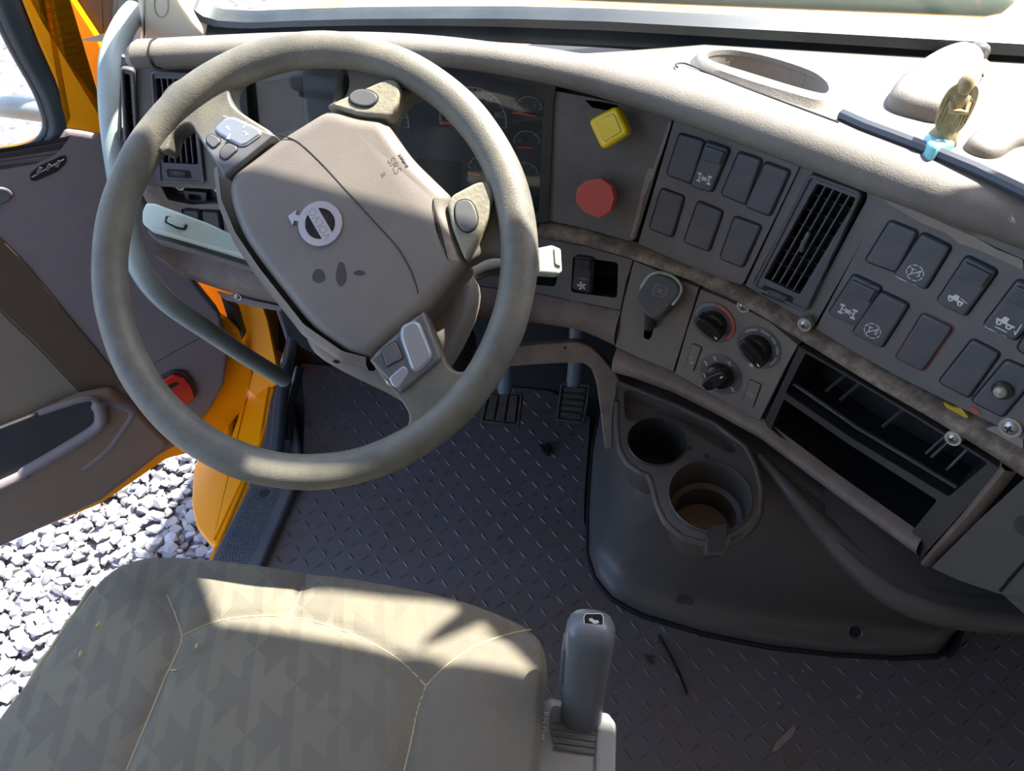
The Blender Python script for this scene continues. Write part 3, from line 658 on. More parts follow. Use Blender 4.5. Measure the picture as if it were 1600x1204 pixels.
air_vent('tall left air vent with thumbwheel, beside the instrument cluster', [(236,108),(303,111),(322,285),(250,282)], [(243,120),(298,122),(311,255),(256,252)], 6, 4, SD, wheel=((281, 269), (296, 270)))
air_vent('narrow air vent at the far left end of the dashboard', [(189,101),(212,106),(218,236),(196,236)], [(192,112),(204,113),(212,228),(201,228)], 1, 6, SD)
# ================================================================== SWITCHES
def seg(g, f, a, b, th, w0, w1):
    a, b = A(a), A(b); d = nz(b-a); n = A([-d[1], d[0]])*th/2
    prism(g, f, [tuple(a-n), tuple(b-n), tuple(b+n), tuple(a+n)], w0, w1)
def ringseg(g, f, c, r, th, a0, a1, w0, w1, n=16):
    A0 = np.linspace(math.radians(a0), math.radians(a1), n)
    P_ = [(c[0]+(r+th/2)*math.cos(a), c[1]+(r+th/2)*math.sin(a)) for a in A0]+[(c[0]+(r-th/2)*math.cos(a), c[1]+(r-th/2)*math.sin(a)) for a in A0[::-1]]
    k = len(P_); h = k//2; vs = [f.P(*p, w1) for p in P_]; g.add(vs, [(i, i+1, k-2-i, k-1-i) for i in range(h-1)])
def icon(kind, f, s, w, parent):
    g = G(); z0, z1 = w, w+.0003; nm = 'printed_symbol'
    if kind == 'axle':
        for sx in (-1, 1):
            seg(g, f, (sx*.75*s, -.5*s), (sx*.75*s, .5*s), .12*s, z0, z1)
            for sy in (-1, 1): seg(g, f, (sx*.48*s, sy*.5*s), (sx*1.02*s, sy*.5*s), .26*s, z0, z1)
            seg(g, f, (sx*.75*s, 0), (sx*.3*s, 0), .14*s, z0, z1)
            seg(g, f, (sx*.36*s, -.34*s), (0, .0), .1*s, z0, z1); seg(g, f, (sx*.36*s, .34*s), (0, .0), .1*s, z0, z1)
        ringseg(g, f, (0, 0), .2*s, .12*s, 0, 360, z0, z1)
    elif kind == 'ts':
        for a in range(0, 360, 45): ringseg(g, f, (0, 0), .95*s, .10*s, a+4, a+38, z0, z1, 6)
        seg(g, f, (-.62*s, -.62*s), (.62*s, .62*s), .10*s, z0, z1)
        o = obj(nm, g, M['white'], parent, 20); text('printed_letters', 'T S', f, 1.0*s, w, M['white'], o, .0002); return
    elif kind == 'truck':
        for cx in (-.55, .5): ringseg(g, f, (cx*s, -.4*s), .2*s, .15*s, 0, 360, z0, z1)
        prism(g, f, [(-.95*s, -.3*s), (.8*s, -.3*s), (.8*s, -.05*s), (.15*s, -.05*s), (.15*s, .4*s), (-.35*s, .4*s), (-.5*s, .05*s), (-.9*s, .0)], z0, z1)
        seg(g, f, (.3*s, .25*s), (1.1*s, .05*s), .09*s, z0, z1)
    elif kind == 'suspension':
        for cx in (-.6, .3): ringseg(g, f, (cx*s, -.3*s), .2*s, .15*s, 0, 360, z0, z1)
        prism(g, f, [(-.95*s, -.2*s), (.75*s, -.2*s), (.75*s, .0), (0, .0), (0, .5*s), (-.45*s, .5*s), (-.55*s, .1*s), (-.95*s, .05*s)], z0, z1)
        seg(g, f, (1.1*s, -.7*s), (1.1*s, .5*s), .1*s, z0, z1); seg(g, f, (.9*s, -.4*s), (1.1*s, -.75*s), .1*s, z0, z1); seg(g, f, (-.7*s, -.85*s), (.4*s, -.85*s), .1*s, z0, z1)
    elif kind == 'fan':
        for a in range(0, 360, 72):
            c, q = math.cos(math.radians(a)), math.sin(math.radians(a)); R_ = lambda x, y: ((x*c-y*q)*s, (x*q+y*c)*s)
            prism(g, f, [R_(.08, .05), R_(.35, .5), R_(.75, .5), R_(.85, .25), R_(.45, .15), R_(.15, -.05)], z0, z1)
    obj(nm, g, M['white'], parent, 20)
def switch(label, px, S, kind='blank', group='switches on the dashboard', m='switch', h=.006, tabside=0, icon_at=.26, isc=.30):
    """px: top-left, top-right, bottom-right, bottom-left of the cap"""
    c = A(px).mean(0); f0 = S.fr(*c); q = [A(f0.uv(*p, .004)) for p in px]
    um = nz((q[1]-q[0])+(q[2]-q[3])); f = Fr(f0.P(*(sum(q)/4), 0), f0.N, U=f0.U*um[0]+f0.V*um[1])
    q = [f.uv(*p, .004) for p in px]
    t = thing('rocker_switch' if kind != 'blank' else 'switch_blank', label, 'switch', f.O, group)
    o = ccw(rpoly(q, .0042, 4)); W = np.linalg.norm(A(q[1])-A(q[0])); H = np.linalg.norm(A(q[3])-A(q[0]))
    g = G(); prism(g, f, off(o, -.0016), -.004, .0022); obj('socket', g, M['deep'], t)
    g = G(); prism(g, f, o, -.008, h, .0024, 3); cap = obj('cap', g, M[m], t, 40)
    tl, tr, br, bl = [A(p) for p in q]; mx = lambda a, b, s: a+(b-a)*s
    if kind != 'blank':
        if kind != 'ts':
            s0, s1 = .05, .34
            pl = [mx(mx(tl, bl, s0), mx(tr, br, s0), .08), mx(mx(tl, bl, s0), mx(tr, br, s0), .92), mx(mx(tl, bl, s1), mx(tr, br, s1), .92), mx(mx(tl, bl, s1), mx(tr, br, s1), .08)]
            g = G(); prism(g, f, rpoly([tuple(p) for p in pl], .0015), .003, h+.0032, .0014); rk = obj('raised_grip', g, M[m], t, 40)
            g = G()
            for k in range(4):
                a = mx(pl[0], pl[3], .22+.18*k); b = mx(pl[1], pl[2], .22+.18*k); tube(g, [f.P(*mx(a, b, .12), h+.0032), f.P(*mx(a, b, .88), h+.0032)], .0005, 5)
            obj('grip_rib', g, M[m], rk)
        cc = mx(mx(tl, bl, 1-icon_at), mx(tr, br, 1-icon_at), .5); icon(kind, f.sub(*cc), W*isc, h+.0001, t)
    return t, f, q
P_ = 'switches on the left-hand switch panel'
Q_ = 'switches on the right-hand switch panel'
sw = [
 ('dark blank switch cover, top left of the left-hand panel, nearest the yellow knob', [(1061,209),(1101,221),(1080,287),(1041,273)], 'blank', P_),
 ('rocker switch with white axle symbol on the left-hand switch panel', [(1104,221),(1140,233),(1112,300),(1079,290)], 'axle', P_),
 ('dark blank switch cover, just right of the axle rocker switch on the left-hand panel', [(1154,238),(1190,250),(1165,320),(1126,304)], 'blank', P_),
 ('dark blank switch cover in the top row beside the tall vent', [(1195,254),(1234,268),(1202,338),(1164,322)], 'blank', P_),
 ('small dark blank switch cover, lower left corner of the left-hand panel', [(1033,295),(1069,308),(1050,371),(1014,357)], 'blank', P_),
 ('dark blank switch cover, middle of the lower row on the left-hand panel', [(1090,315),(1129,331),(1107,393),(1068,378)], 'blank', P_),
 ('dark blank switch cover in the lower row, close to the tall vent', [(1147,339),(1189,354),(1160,418),(1124,404)], 'blank', P_),
 ('large blank switch cover, top left of the right-hand panel', [(1390,345),(1434,363),(1400,426),(1351,408)], 'blank', Q_),
 ('upper switch with crossed-out T S symbol and worn chipped lower edge', [(1441,364),(1486,386),(1446,452),(1397,430)], 'ts', Q_),
 ('rocker switch with white axle symbol above the worn lip', [(1333,429),(1378,450),(1340,510),(1294,490)], 'axle', Q_),
 ('lower switch with crossed-out T S symbol beside the axle rocker', [(1376,455),(1420,476),(1378,543),(1331,520)], 'ts', Q_),
 ('rocker switch with white truck symbol on the right-hand panel', [(1510,400),(1558,424),(1508,494),(1463,471)], 'truck', Q_),
 ('blank switch cover framed by a rusty brown edge', [(1441,489),(1489,512),(1442,580),(1398,559)], 'blank', Q_),
 ('rocker switch with truck and arrow symbol and chipped white edge', [(1590,437),(1650,464),(1586,532),(1536,508)], 'suspension', Q_),
 ('blank switch cover in the lower row, left of the screw-fitted cover', [(1519,530),(1562,553),(1513,622),(1466,597)], 'blank', Q_),
 ('blank cover with a steel screw head driven into it', [(1572,562),(1622,585),(1566,652),(1517,627)], 'blank', Q_),
]
SW = {}
for lab, px, k, grp in sw:
    SW[lab] = switch(lab, px, SD, k, grp, h=.0065 if k != 'blank' else .005)
t, f, q = SW['blank cover with a steel screw head driven into it']
g = G(); lathe(g, f.sub(0, .0, .005), [(.009, 0), (.009, .004), (.007, .006), (.0, .0062)], 24); obj('collar', g, M['black'], t)
g = G(); lathe(g, f.sub(0, 0, .010), [(.006, 0), (.0062, .002), (.005, .0038), (0, .0045)], 20); obj('screw_head', g, M['screw'], t)
t, f, q = SW['blank switch cover framed by a rusty brown edge']
g = G(); o = ccw(rpoly(q, .0042, 4)); n = len(o); o = off(o, -.0012); tube(g, [f.P(*p, .0022) for p in o], .0008, 6, closed=True); obj('rusty_edge', g, M['rust'], t, label='rusty brown edge')
for lab in ('upper switch with crossed-out T S symbol and worn chipped lower edge', 'rocker switch with truck and arrow symbol and chipped white edge'):
    t, f, q = SW[lab]; a, b, c_ = A(q[2]), A(q[3]), A(q[0]); g = G()
    tube(g, [f.P(*(a+(b-a)*s+(c_-b)*.02), .0048) for s in (.1, .3, .5, .75, .95)], [.0006, .0012, .0009, .0016, .001], 6); obj('chipped_edge', g, M['white'], t)
# one more switch only half in frame
switch('blank cover cut off by the right picture edge, below the truck and arrow switch', [(1604,520),(1650,540),(1640,580),(1588,545)], SD, 'blank', Q_, h=.005)
# fan switch in the lower left well
t, f, q = switch('slim fan rocker switch sunk beside an empty dark opening', [(899,401),(926,404),(922,458),(894,452)], SD, 'fan', 'switches below the lip', m='black', h=.004, icon_at=.17, isc=.30)
text('printed_letters', 'SLEEPER', f.sub(0, -.006), .0042, .0042, M['printgrey'], t)
# dark switch pair in the left knee panel
switch('dark rocker switch in the left lower panel, behind the hand lever, nearest the wheel hub', [(316,330),(342,332),(347,368),(320,366)], SD, 'blank', 'switches in the left lower panel', m='black')
switch('dark rocker switch in the left lower panel, behind the hand lever, nearest the door', [(286,328),(311,330),(314,362),(292,354)], SD, 'blank', 'switches in the left lower panel', m='black')
# ---- screws
def screw(label, x, y, w, r=.0055):
    f = SD.fr(x, y, w); t = thing('screw', label, 'screw', f.O, 'screws on the dashboard'); g = G()
    lathe(g, f, [(r*1.5, -.006), (r*1.5, .0008), (r*1.45, .0012), (r*.98, .0012)], 24); obj('washer', g, M['screw'], t)
    g = G(); lathe(g, f, [(r, .0005), (r, .0018), (r*.8, .0032), (r*.4, .004), (0, .0041)], 20); obj('head', g, M['screw'], t)
    g = G(); box(g, f, -r*.55, r*.55, -r*.12, r*.12, .003, .0043); box(g, f, -r*.12, r*.12, -r*.55, r*.55, .003, .0043); obj('cross_slot', g, M['deep'], t)
screw('steel screw on the lip above the climate dials', 1164, 476, .004)
screw('steel screw on the lip just below the tall vent', 1264, 501, .010)
screw('steel screw on the lip above the storage compartments', 1496, 679, .009)
screw('steel screw in the worn corner of the right-hand panel', 1581, 666, .003, .007)
for lab, x, y in (('small screw by the left end of the broken bracket', 274, 296), ('small screw beside the square socket in the open bay', 336, 301)):
    screw(lab, x, y, -.012, .0045)
screw('small screw in the lower left panel under the hand lever', 279, 378, .002, .005)
screw('small screw under the knee bolster flange', 374, 460, .006, .004)
# broken bracket with square socket in the left bay
f = SD.fr(310, 302, -.018); g = G(); prism(g, f, rpoly(f.uvs([(290,294),(326,297),(326,314),(296,313)]), .001), 0, .008, holes=[f.uvs([(298,299),(318,300),(318,309),(300,308)])]); obj('mounting_bracket', g, M['black'], None, 35, 'black plastic bracket with a square socket in the open bay below the left vent', 'bracket')
# ---- parking brake knobs
f = SD.fr(955, 199); t = thing('parking_brake_valve', 'yellow square push-pull parking brake knob', 'brake control', f.O, 'brake knobs')
g = G(); lathe(g, f, [(.011, -.01), (.011, .022)], 20); obj('stem', g, M['black'], t)
k = Fr(f.P(0, 0, .022), nz(f.N*.93+A([.0, .0, .25]))); q = k.uvs([(921,188),(966,164),(986,208),(943,235)], .008)
g = G(); prism(g, k, rpoly(q, .007, 5), 0, .014, .004, 4, bottom=True); obj('knob_cap', g, M['yellow_knob'], t, 40)
g = G(); qc = A(q).mean(0); q2 = [tuple(qc+(A(p)-qc)*.66) for p in q]; prism(g, k, rpoly(q2, .004), .0135, .0150, .001); obj('raised_face', g, M['yellow_knob'], t, 40)
f = SD.fr(931, 309); t = thing('trailer_brake_valve', 'red octagonal trailer brake knob below the yellow one', 'brake control', f.O, 'brake knobs')
g = G(); lathe(g, f, [(.011, -.01), (.011, .02)], 20); obj('stem', g, M['black'], t)
k = Fr(f.P(0, 0, .02), nz(f.N*.93+A([.0, .0, .25]))); q = k.uvs([(916,282),(939,278),(956,290),(961,308),(955,330),(937,341),(912,331),(900,314),(902,295)], .010)
g = G(); prism(g, k, rpoly(q, .0015), 0, .012, .0015, 2, bottom=True); obj('knob_cap', g, M['red_knob'], t, 35)
# ================================================================== INSTRUMENT CLUSTER
cf = SD.fr(640, 225, 0); cf.O = cf.O-cf.N*.010
# mean plane through three distant points of the opening
a, b, c_ = SD.pt(400, 130), SD.pt(838, 150), SD.pt(700, 335); n = nz(np.cross(b-a, c_-a)); n = n if n@(CC-a) > 0 else -n
cf = Fr((a+b+c_)/3-n*.012, n)
cl = thing('instrument_cluster', 'dark glass instrument cluster with white-ringed gauges behind the steering wheel', 'instrument cluster', cf.O)
g = G(); prism(g, cf, off(ccw(rpoly(cf.uvs(CLh), .006)), -.012), -.012, -.004); obj('dial_face', g, M['dial'], cl)
g = G(); prism(g, cf, off(ccw(rpoly(cf.uvs(CLh), .006)), -.006), .002, .0035, bottom=True); obj('lens', g, M['lens'], cl)
def gauge(cx, cy, rpx, needle, a0=0, a1=180, nt_=9, nums=()):
    c = A(cf.uv(cx, cy, -.003)); r = np.linalg.norm(A(cf.uv(cx+rpx, cy, -.003))-c)
    g = G(); prism(g, cf, circ(*c, r*1.08, 36), -.006, -.0035); gg = obj('gauge', g, M['dial'], cl)
    g = G(); ringseg(g, cf, c, r, .0011 if rpx < 30 else .0016, a0, a1, 0, -.0030, 40)
    for i in range(nt_):
        a = math.radians(a0+(a1-a0)*i/(nt_-1)); d = A([math.cos(a), math.sin(a)]); L = .22 if i % 2 == 0 else .13
        seg(g, cf, c+d*r*(1-L if rpx < 30 else 1-L*.6), c+d*r, .0008, -.0034, -.0029)
    obj('scale_ring', g, M['printgrey'], gg, 20)
    for s, px, py, sz in nums: text('number', s, cf.sub(*cf.uv(px, py, -.003)), sz, -.003, M['printgrey'], gg, .0001)
    if needle:
        g = G(); p0, p1 = cf.uv(*needle[0], -.001), cf.uv(*needle[1], -.001); seg(g, cf, p0, p1, .0022 if rpx < 30 else .003, -.0030, -.0015); obj('needle', g, M['needle'], gg)
gauge(739, 190, 52, ((688,191),(716,195)), -8, 188, 21, [('20', 702, 183, .011), ('60', 764, 158, .009), ('80', 778, 180, .009)])
gauge(826, 172, 21, ((801,176),(838,182)), 10, 175, 9, [('0', 812, 168, .005), ('10', 834, 165, .005)])
gauge(823, 225, 21, ((807,230),(832,232)), 10, 175, 5, [('100', 811, 220, .004)])
gauge(754, 265, 22, ((731,271),(750,274)), 10, 175, 7, [('E', 742, 262, .005)])
gauge(820, 274, 21, None, 10, 175, 5)
gauge(590, 190, 48, ((545,186),(575,190)), -8, 188, 21, [('10', 565, 170, .01)])
g = G(); prism(g, cf, rpoly(cf.uvs([(650,250),(720,255),(715,315),(650,312)], 0), .003), -.004, -.003); obj('display', g, M['deep'], cl)
g = G(); prism(g, cf, rpoly(cf.uvs([(400,130),(470,122),(475,200),(405,215)], 0), .003), -.004, -.003); obj('display', g, M['deep'], cl)
# ================================================================== CLIMATE CONTROLS
cp = SD.fr(1148, 566, 0); cl = thing('climate_panel', 'taupe climate control panel with three black rotary dials', 'control panel', cp.O)
g = G(); surf_plate(g, SD, [(1096,451),(1130,464),(1164,480),(1205,502),(1248,537),(1225,580),(1188,655),(1120,618),(1056,581),(1076,512)], (), -.008, .0025, 24); obj('panel', g, M['face_low'], cl)
def dial(x, y, rpx, ang, sc=1.0):
    f = SD.fr(x, y, .0025); u = f.uv(x+rpx, y); r = math.hypot(*u)
    g = G(); prism(g, f, circ(0, 0, r, 40), -.002, .0012, .0008, 2); base = obj('dial_ring', g, M['switch'], cl, 40)
    k = f.sub(0, 0, .001, math.radians(ang)); R_ = r*.60
    g = G(); lathe(g, k, [(R_, 0), (R_, .006), (R_*.9, .009), (R_*.6, .010), (0, .010)], 32); kn = obj('dial_knob', g, M['knob'], cl, 40)
    g = G(); prism(g, k, cat([(-R_*1.0, -R_*.34), (0, -R_*.52), (R_*1.0, -R_*.34), (R_*1.12, 0), (R_*1.0, R_*.34), (0, R_*.52), (-R_*1.0, R_*.34), (-R_*1.12, 0)], 4), .004, .019, .0022, 4); obj('grip', g, M['knob'], kn, 50)
    g = G(); seg(g, k, (R_*.75, 0), (R_*1.0, 0), .0018, .0195, .0202); obj('pointer_mark', g, M['white'], kn)
    return f, r, base
f, r, b_ = dial(1118, 502, 31, -20)
g = G(); ringseg(g, f, (0, 0), r*.9, r*.12, 100, 185, 0, .0016); obj('blue_scale', g, M['blueband'], b_, label='blue scale')
g = G(); ringseg(g, f, (0, 0), r*.9, r*.12, -30, 95, 0, .0016); obj('red_scale', g, M['redband'], b_, label='red scale')
f, r, b_ = dial(1187, 541, 33, -30); g = G()
for a0, a1 in ((150, 110), (100, 72), (64, 44), (34, 10), (0, -35)): ringseg(g, f, (0, 0), r*.84, r*.09, a0, a1, 0, .0016, 8)
obj('white_scale', g, M['printgrey'], b_, 20)
icon('fan', f.sub(*f.uv(1175, 569)), .0035, .0016, b_)
f, r, b_ = dial(1128, 583, 31, 60)
for i, a in enumerate((125, 75, 165, 215, 265, 330)):
    c = f.sub(r*.80*math.cos(math.radians(a)), r*.80*math.sin(math.radians(a))); g = G()
    seg(g, c, (-.003, .001), (.001, .001), .0008, .0012, .0016); seg(g, c, (.0, -.002), (.003, -.002), .0008, .0012, .0016); ringseg(g, c, (-.001, .0), .0018, .0008, -60, 150, 0, .0016, 8); obj('air_mode_symbol', g, M['white'], b_, 20)
def cbtn(px, name, sym):
    c = A(px).mean(0); f = SD.fr(*c, .0025); q = f.uvs(px); g = G(); prism(g, f, off(ccw(rpoly(q, .002)), -.0008), -.002, .0003); s = obj('button_gap', g, M['deep'], cl)
    g = G(); prism(g, f, rpoly(q, .002), 0, .0022, .001); b = obj(name, g, M['face_low'], cl, 40)
    d = nz(A(q[1])-A(q[0])); f2 = Fr(f.O, f.N, U=f.U*d[0]+f.V*d[1])
    if sym == 'AC': text('printed_letters', 'AC', f2.sub(0, .001), .007, .0022, M['printgrey'], b); icon('fan', f2.sub(.001, -.006), .0022, .0022, b)
    else:
        g = G(); ringseg(g, f2, (0, 0), .0035, .0008, -60, 230, 0, .0025, 12); seg(g, f2, (-.002, 0), (.003, 0), .0008, .0022, .0026); seg(g, f2, (.002, .002), (.004, -.001), .0008, .0022, .0026); obj('recirculation_symbol', g, M['printgrey'], b)
cbtn([(1082,536),(1097,542),(1084,579),(1071,573)], 'ac_button', 'AC')
cbtn([(1172,592),(1190,600),(1177,636),(1160,628)], 'recirculation_button', 'R')
# ================================================================== ENGINE BRAKE LEVER
lv = thing('brake_lever', 'chunky black brake lever with pale rim and circular symbol in a slot', 'lever', SD.pt(1018, 500))
f = SD.fr(1028, 470, .002); p0, p1 = SD.pt(1018, 505), f.P(0, .0, .02)
g = G(); tube(g, [p0-f.N*.02, p0+f.N*.008, p0*.5+p1*.5, p1], [.007, .007, .008, .010], 12); obj('stem', g, M['black'], lv, 50)
k = Fr(f.P(0, 0, .018), nz(f.N*.8+A([0, .1, .6]))); P__ = [(992,470),(1018,430),(1028,426),(1050,432),(1064,446),(1062,460),(1035,492),(1020,498),(1008,492)]
q = rpoly(k.uvs(P__, .016), .008, 5); g = G(); prism(g, k, q, -.004, .016, .004, 4, bottom=True); obj('grip', g, M['switch'], lv, 50)
g = G(); rim = [k.P(*k.uv(x, y, .012), .012) for x, y in ((1000,452),(1012,434),(1022,427),(1034,426),(1050,431),(1062,443),(1064,454),(1058,466),(1050,476))]; tube(g, cat(rim, 3, False), [.0012]+[.0026]*24, 8); obj('pale_rim', g, M['mint'], lv, 60, label='pale cream rim of the grip')
kk = k.sub(*k.uv(1031, 454, .016)); g = G(); ringseg(g, kk, (0, 0), .0072, .0006, 0, 360, 0, .0164, 30); ringseg(g, kk, (0, 0), .0092, .0006, -60, 60, 0, .0164); ringseg(g, kk, (0, 0), .0092, .0006, 120, 240, 0, .0164)
seg(g, kk, (-.004, .001), (.004, .001), .0014, .016, .0165); seg(g, kk, (-.003, -.002), (.003, -.002), .0012, .016, .0165); obj('printed_symbol', g, M['printgrey'], lv, 20)
# ================================================================== STEERING WHEEL
aw = math.radians(40); WC = A([-.299, .546, .738]); WN = A([0, -math.sin(aw), math.cos(aw)])
W = Fr(WC, WN, U=(1, 0, 0)); RM, RT = .2105, .0175
sw_ = thing('steering_wheel', 'large worn grey leather steering wheel with four spokes, turned off centre', 'steering wheel', WC)
g = G(); tube(g, [W.P(RM*math.cos(a), RM*math.sin(a), 0) for a in np.linspace(0, 2*math.pi, 181)[:-1]], RT, 24, closed=True, upv=WN)
V_ = A(g.v)
for i in range(len(V_)):   # finger grips: gentle swelling of the section
    d = V_[i]-WC; a = math.atan2(d@W.V, d@W.U); cpt = W.P(RM*math.cos(a), RM*math.sin(a), 0); V_[i] = cpt+(V_[i]-cpt)*(1+.03*math.sin(3*a+1)+.012*math.sin(17*a))
g.v = [tuple(p) for p in V_]; obj('rim', g, M['leather'], sw_, 80)
def wp(pts, w, r=.004, n=4): return ccw(rpoly(W.uvs(pts, w), r, n))
# leather-wrapped spokes flaring into the rim
SPK = dict(
 a=[(212,212),(234,226),(254,238),(262,232),(268,208),(282,196),(296,192),(313,220),(350,276),(432,210),(386,182),(364,166),(357,150),(360,128),(382,112),(335,98),(262,130)],
 b=[(575,560),(600,595),(626,625),(640,648),(636,668),(624,682),(662,702),(722,655),(762,598),(756,580),(738,576),(716,582),(700,574),(691,556),(660,484)])
for k_, m_ in (('a', 'leather'), ('b', 'leather')):
    g = G(); prism(g, W, wp(SPK[k_], .006, .012, 5), -.016, .006, .003, 4, bottom=True); obj('spoke', g, M[m_], sw_, 60)
g = G(); prism(g, W, wp([(505,166),(534,146),(537,118),(520,92),(640,90),(700,120),(672,138),(640,148),(622,170),(612,196),(575,190)], -.006, .008, 5), -.026, -.006, .006, 4, bottom=True); obj('spoke', g, M['leather'], sw_, 60)
g = G(); prism(g, W, wp([(708,308),(742,290),(768,276),(770,240),(800,250),(836,360),(830,430),(800,440),(788,398),(760,396),(724,416)], -.006, .008, 5), -.026, -.006, .006, 4, bottom=True); obj('spoke', g, M['leather'], sw_, 60)
for pts in ([(512,163),(545,148),(590,128),(610,121),(622,126),(626,144),(620,164),(608,182),(585,180),(558,178)], [(706,304),(742,285),(758,281),(768,288),(771,304),(762,342),(745,378),(728,408),(722,396),(706,356),(698,318)]):
    g = G(); prism(g, W, wp(pts, .008, .004, 5), -.012, .008, .0035, 5); obj('horn_spoke_cover', g, M['leather2'], sw_, 60, label='worn light leather horn spoke cover')
for pts in ([(546,150),(556,141),(572,140),(587,147),(589,156),(580,165),(566,166),(550,160)], [(713,318),(724,312),(737,316),(746,338),(742,356),(728,362),(716,352),(711,334)]):
    g = G(); o = cat(ccw(W.uvs(pts, .009)), 3); prism(g, W, off(ccw(o), -.001), .004, .0085); obj('button_gap', g, M['deep'], sw_)
    g = G(); prism(g, W, o, .004, .0102, .0015, 3); obj('horn_button', g, M['btn'], sw_, 50)
# airbag pad
HUB = [(350,274),(432,213),(513,163),(558,178),(598,183),(614,205),(640,242),(703,303),(699,322),(707,360),(726,406),(722,416),(662,488),(578,560),(545,552),(484,512),(415,425),(376,372),(356,322)]
g = G(); hp = wp(HUB, .008, .018, 6); prism(g, W, hp, -.050, .008, .014, 7); obj('airbag_pad', g, M['hub'], sw_, 60)
g = G(); sm = [W.P(*W.uv(x, y, w), w) for x, y, w in ((434,209,-.004),(438,211,.001),(448,214,.007),(470,225,.008),(505,258,.008),(545,302,.008),(585,346,.008),(620,385,.008),(640,418,.008),(650,444,.008),(654,462,.007),(657,478,.001),(658,486,-.004))]
tube(g, cat(sm, 4, False), .0007, 6); obj('seam', g, M['deep'], sw_)
# lighter lower-left flank of the pad
g = G(); rows = []
pth = [(346,268),(352,320),(374,372),(412,428),(480,514),(540,556),(578,566)]
a = resamp(W.uvs(pth, -.012), 50)
for t_, w in ((.004, .004), (-.003, -.002), (-.008, -.014), (-.008, -.03), (.0, -.05)):
    n2 = [A([-(a[min(i+1, 49)]-a[max(i-1, 0)])[1], (a[min(i+1, 49)]-a[max(i-1, 0)])[0]]) for i in range(50)]
    rows.append([W.P(*(a[i]+nz(n2[i])*t_), w) for i in range(50)])
loft(g, rows); obj('pad_flank', g, M['hub'], sw_, 60)
# grease finger marks
for c, rx, ry in (((498,431), 10, 11), ((533,428), 8, 19), ((562,426), 9, 4)):
    p = [(c[0]+rx*math.cos(a)*(1+.1*math.sin(3*a)), c[1]+ry*math.sin(a)) for a in np.linspace(0, 2*math.pi, 24, endpoint=False)]
    g = G(); prism(g, W, ccw(W.uvs(p, .008)), .004, .0083); obj('grease_mark', g, M['hubstain'], sw_)
# emblem: ring with slanted bar and arrow
ec = A(W.uv(500, 349, .0095)); E = W.sub(*ec, .0075, math.radians(127.5)); er = .0222
g = G(); ringseg(g, E, (0, 0), er*.84, er*.32, 0, 360, 0, .0022, 48)
P2 = [(er*math.cos(a), er*math.sin(a)) for a in np.linspace(0, 2*math.pi, 48, endpoint=False)]
g = G(); hh = er*.27
def lens_(s): return [(er*.69*math.cos(a), s*er*.69*math.sin(a)) for a in np.linspace(math.asin(hh/(er*.69)), math.pi-math.asin(hh/(er*.69)), 20)]
prism(g, E, P2, 0, .0022, holes=[lens_(1), lens_(-1)]); d45 = A([math.cos(math.pi/4), math.sin(math.pi/4)]); n45 = A([-d45[1], d45[0]])
prism(g, E, [tuple(d45*er*.96-n45*er*.13), tuple(d45*er*1.2-n45*er*.13), tuple(d45*er*1.2-n45*er*.36), tuple(d45*er*1.52), tuple(d45*er*1.2+n45*er*.36), tuple(d45*er*1.2+n45*er*.13), tuple(d45*er*.96+n45*er*.13)], 0, .0022)
em = obj('emblem', g, M['emblem'], sw_, 30)
g = G(); prism(g, E, circ(0, 0, er*.75, 32), -.001, .0008); obj('emblem_ground', g, M['knob'], em)
text('emblem_letters', 'VOLVO', E, er*.50, .0022, M['printgrey'], em, .0002, squash=.95)
S2 = W.sub(*W.uv(616, 259, .008), .0078, math.radians(-52.5))
text('embossed_letters', 'SRS', S2.sub(0, 0), .0115, 0, M['ink'], sw_, .0004); text('embossed_letters', 'AIRBAG', S2.sub(0, .0105), .0046, 0, M['ink'], sw_, .0004)
text('embossed_letters', 'a', W.sub(*W.uv(600, 272, .008), .0078, math.radians(-52.5)), .010, 0, M['ink'], sw_, .0004)
# button blocks on the two side spokes
def block(pts, big, small, arrow):
    g = G(); prism(g, W, wp(pts, .010, .002, 3), -.02, .010, .003, 3); b = obj('button_block', g, M['btn'], sw_, 40)
    g = G(); prism(g, W, off(wp(big, .012, .004, 5), -.0012), .009, .0112, .0005); obj('button_rim', g, M['silver'], b)
    g = G(); prism(g, W, wp(big, .012, .004, 5), .009, .0122, .0015, 3); bb = obj('button', g, M['silver'] if arrow else M['silver'], b, 40)
    if arrow:
        c = A(big).mean(0); q = W.uvs(big, .0122); cx = A(q).mean(0); d1 = nz(A(q[1])-A(q[0])); F2 = W.sub(*cx, .0122, math.atan2(d1[1], d1[0])); g = G()
        for sx in (-1, 1):
            for sy in (-1, 1): prism(g, F2, [(sx*.012, sy*.006), (sx*.008, sy*.0065), (sx*.009, sy*.0035)], -.001, .0003); seg(g, F2, (sx*.010, sy*.0045), (sx*.007, sy*.002), .0012, -.001, .0003)
        obj('button_symbols', g, M['white'], bb)
    for s in small:
        g = G(); prism(g, W, off(wp(s, .011, .003, 5), -.0008), .008, .0102); obj('button_gap', g, M['deep'], b)
        g = G(); prism(g, W, wp(s, .011, .003, 5), .008, .0116, .0012, 3); obj('button', g, M['btn'], b, 40)
block([(347,177),(430,211),(350,277),(312,219)], [(352,185),(363,183),(403,201),(407,209),(384,225),(376,226),(340,206),(337,200)], [[(322,213),(330,208),(343,217),(344,222),(334,232),(322,222)], [(344,234),(355,223),(369,228),(371,234),(353,250),(343,244)]], True)
block([(661,486),(690,560),(626,614),(576,562)], [(628,510),(646,502),(654,506),(673,553),(670,562),(652,579),(644,576),(627,527)], [[(596,547),(618,532),(630,560),(612,568),(604,574)]], False)
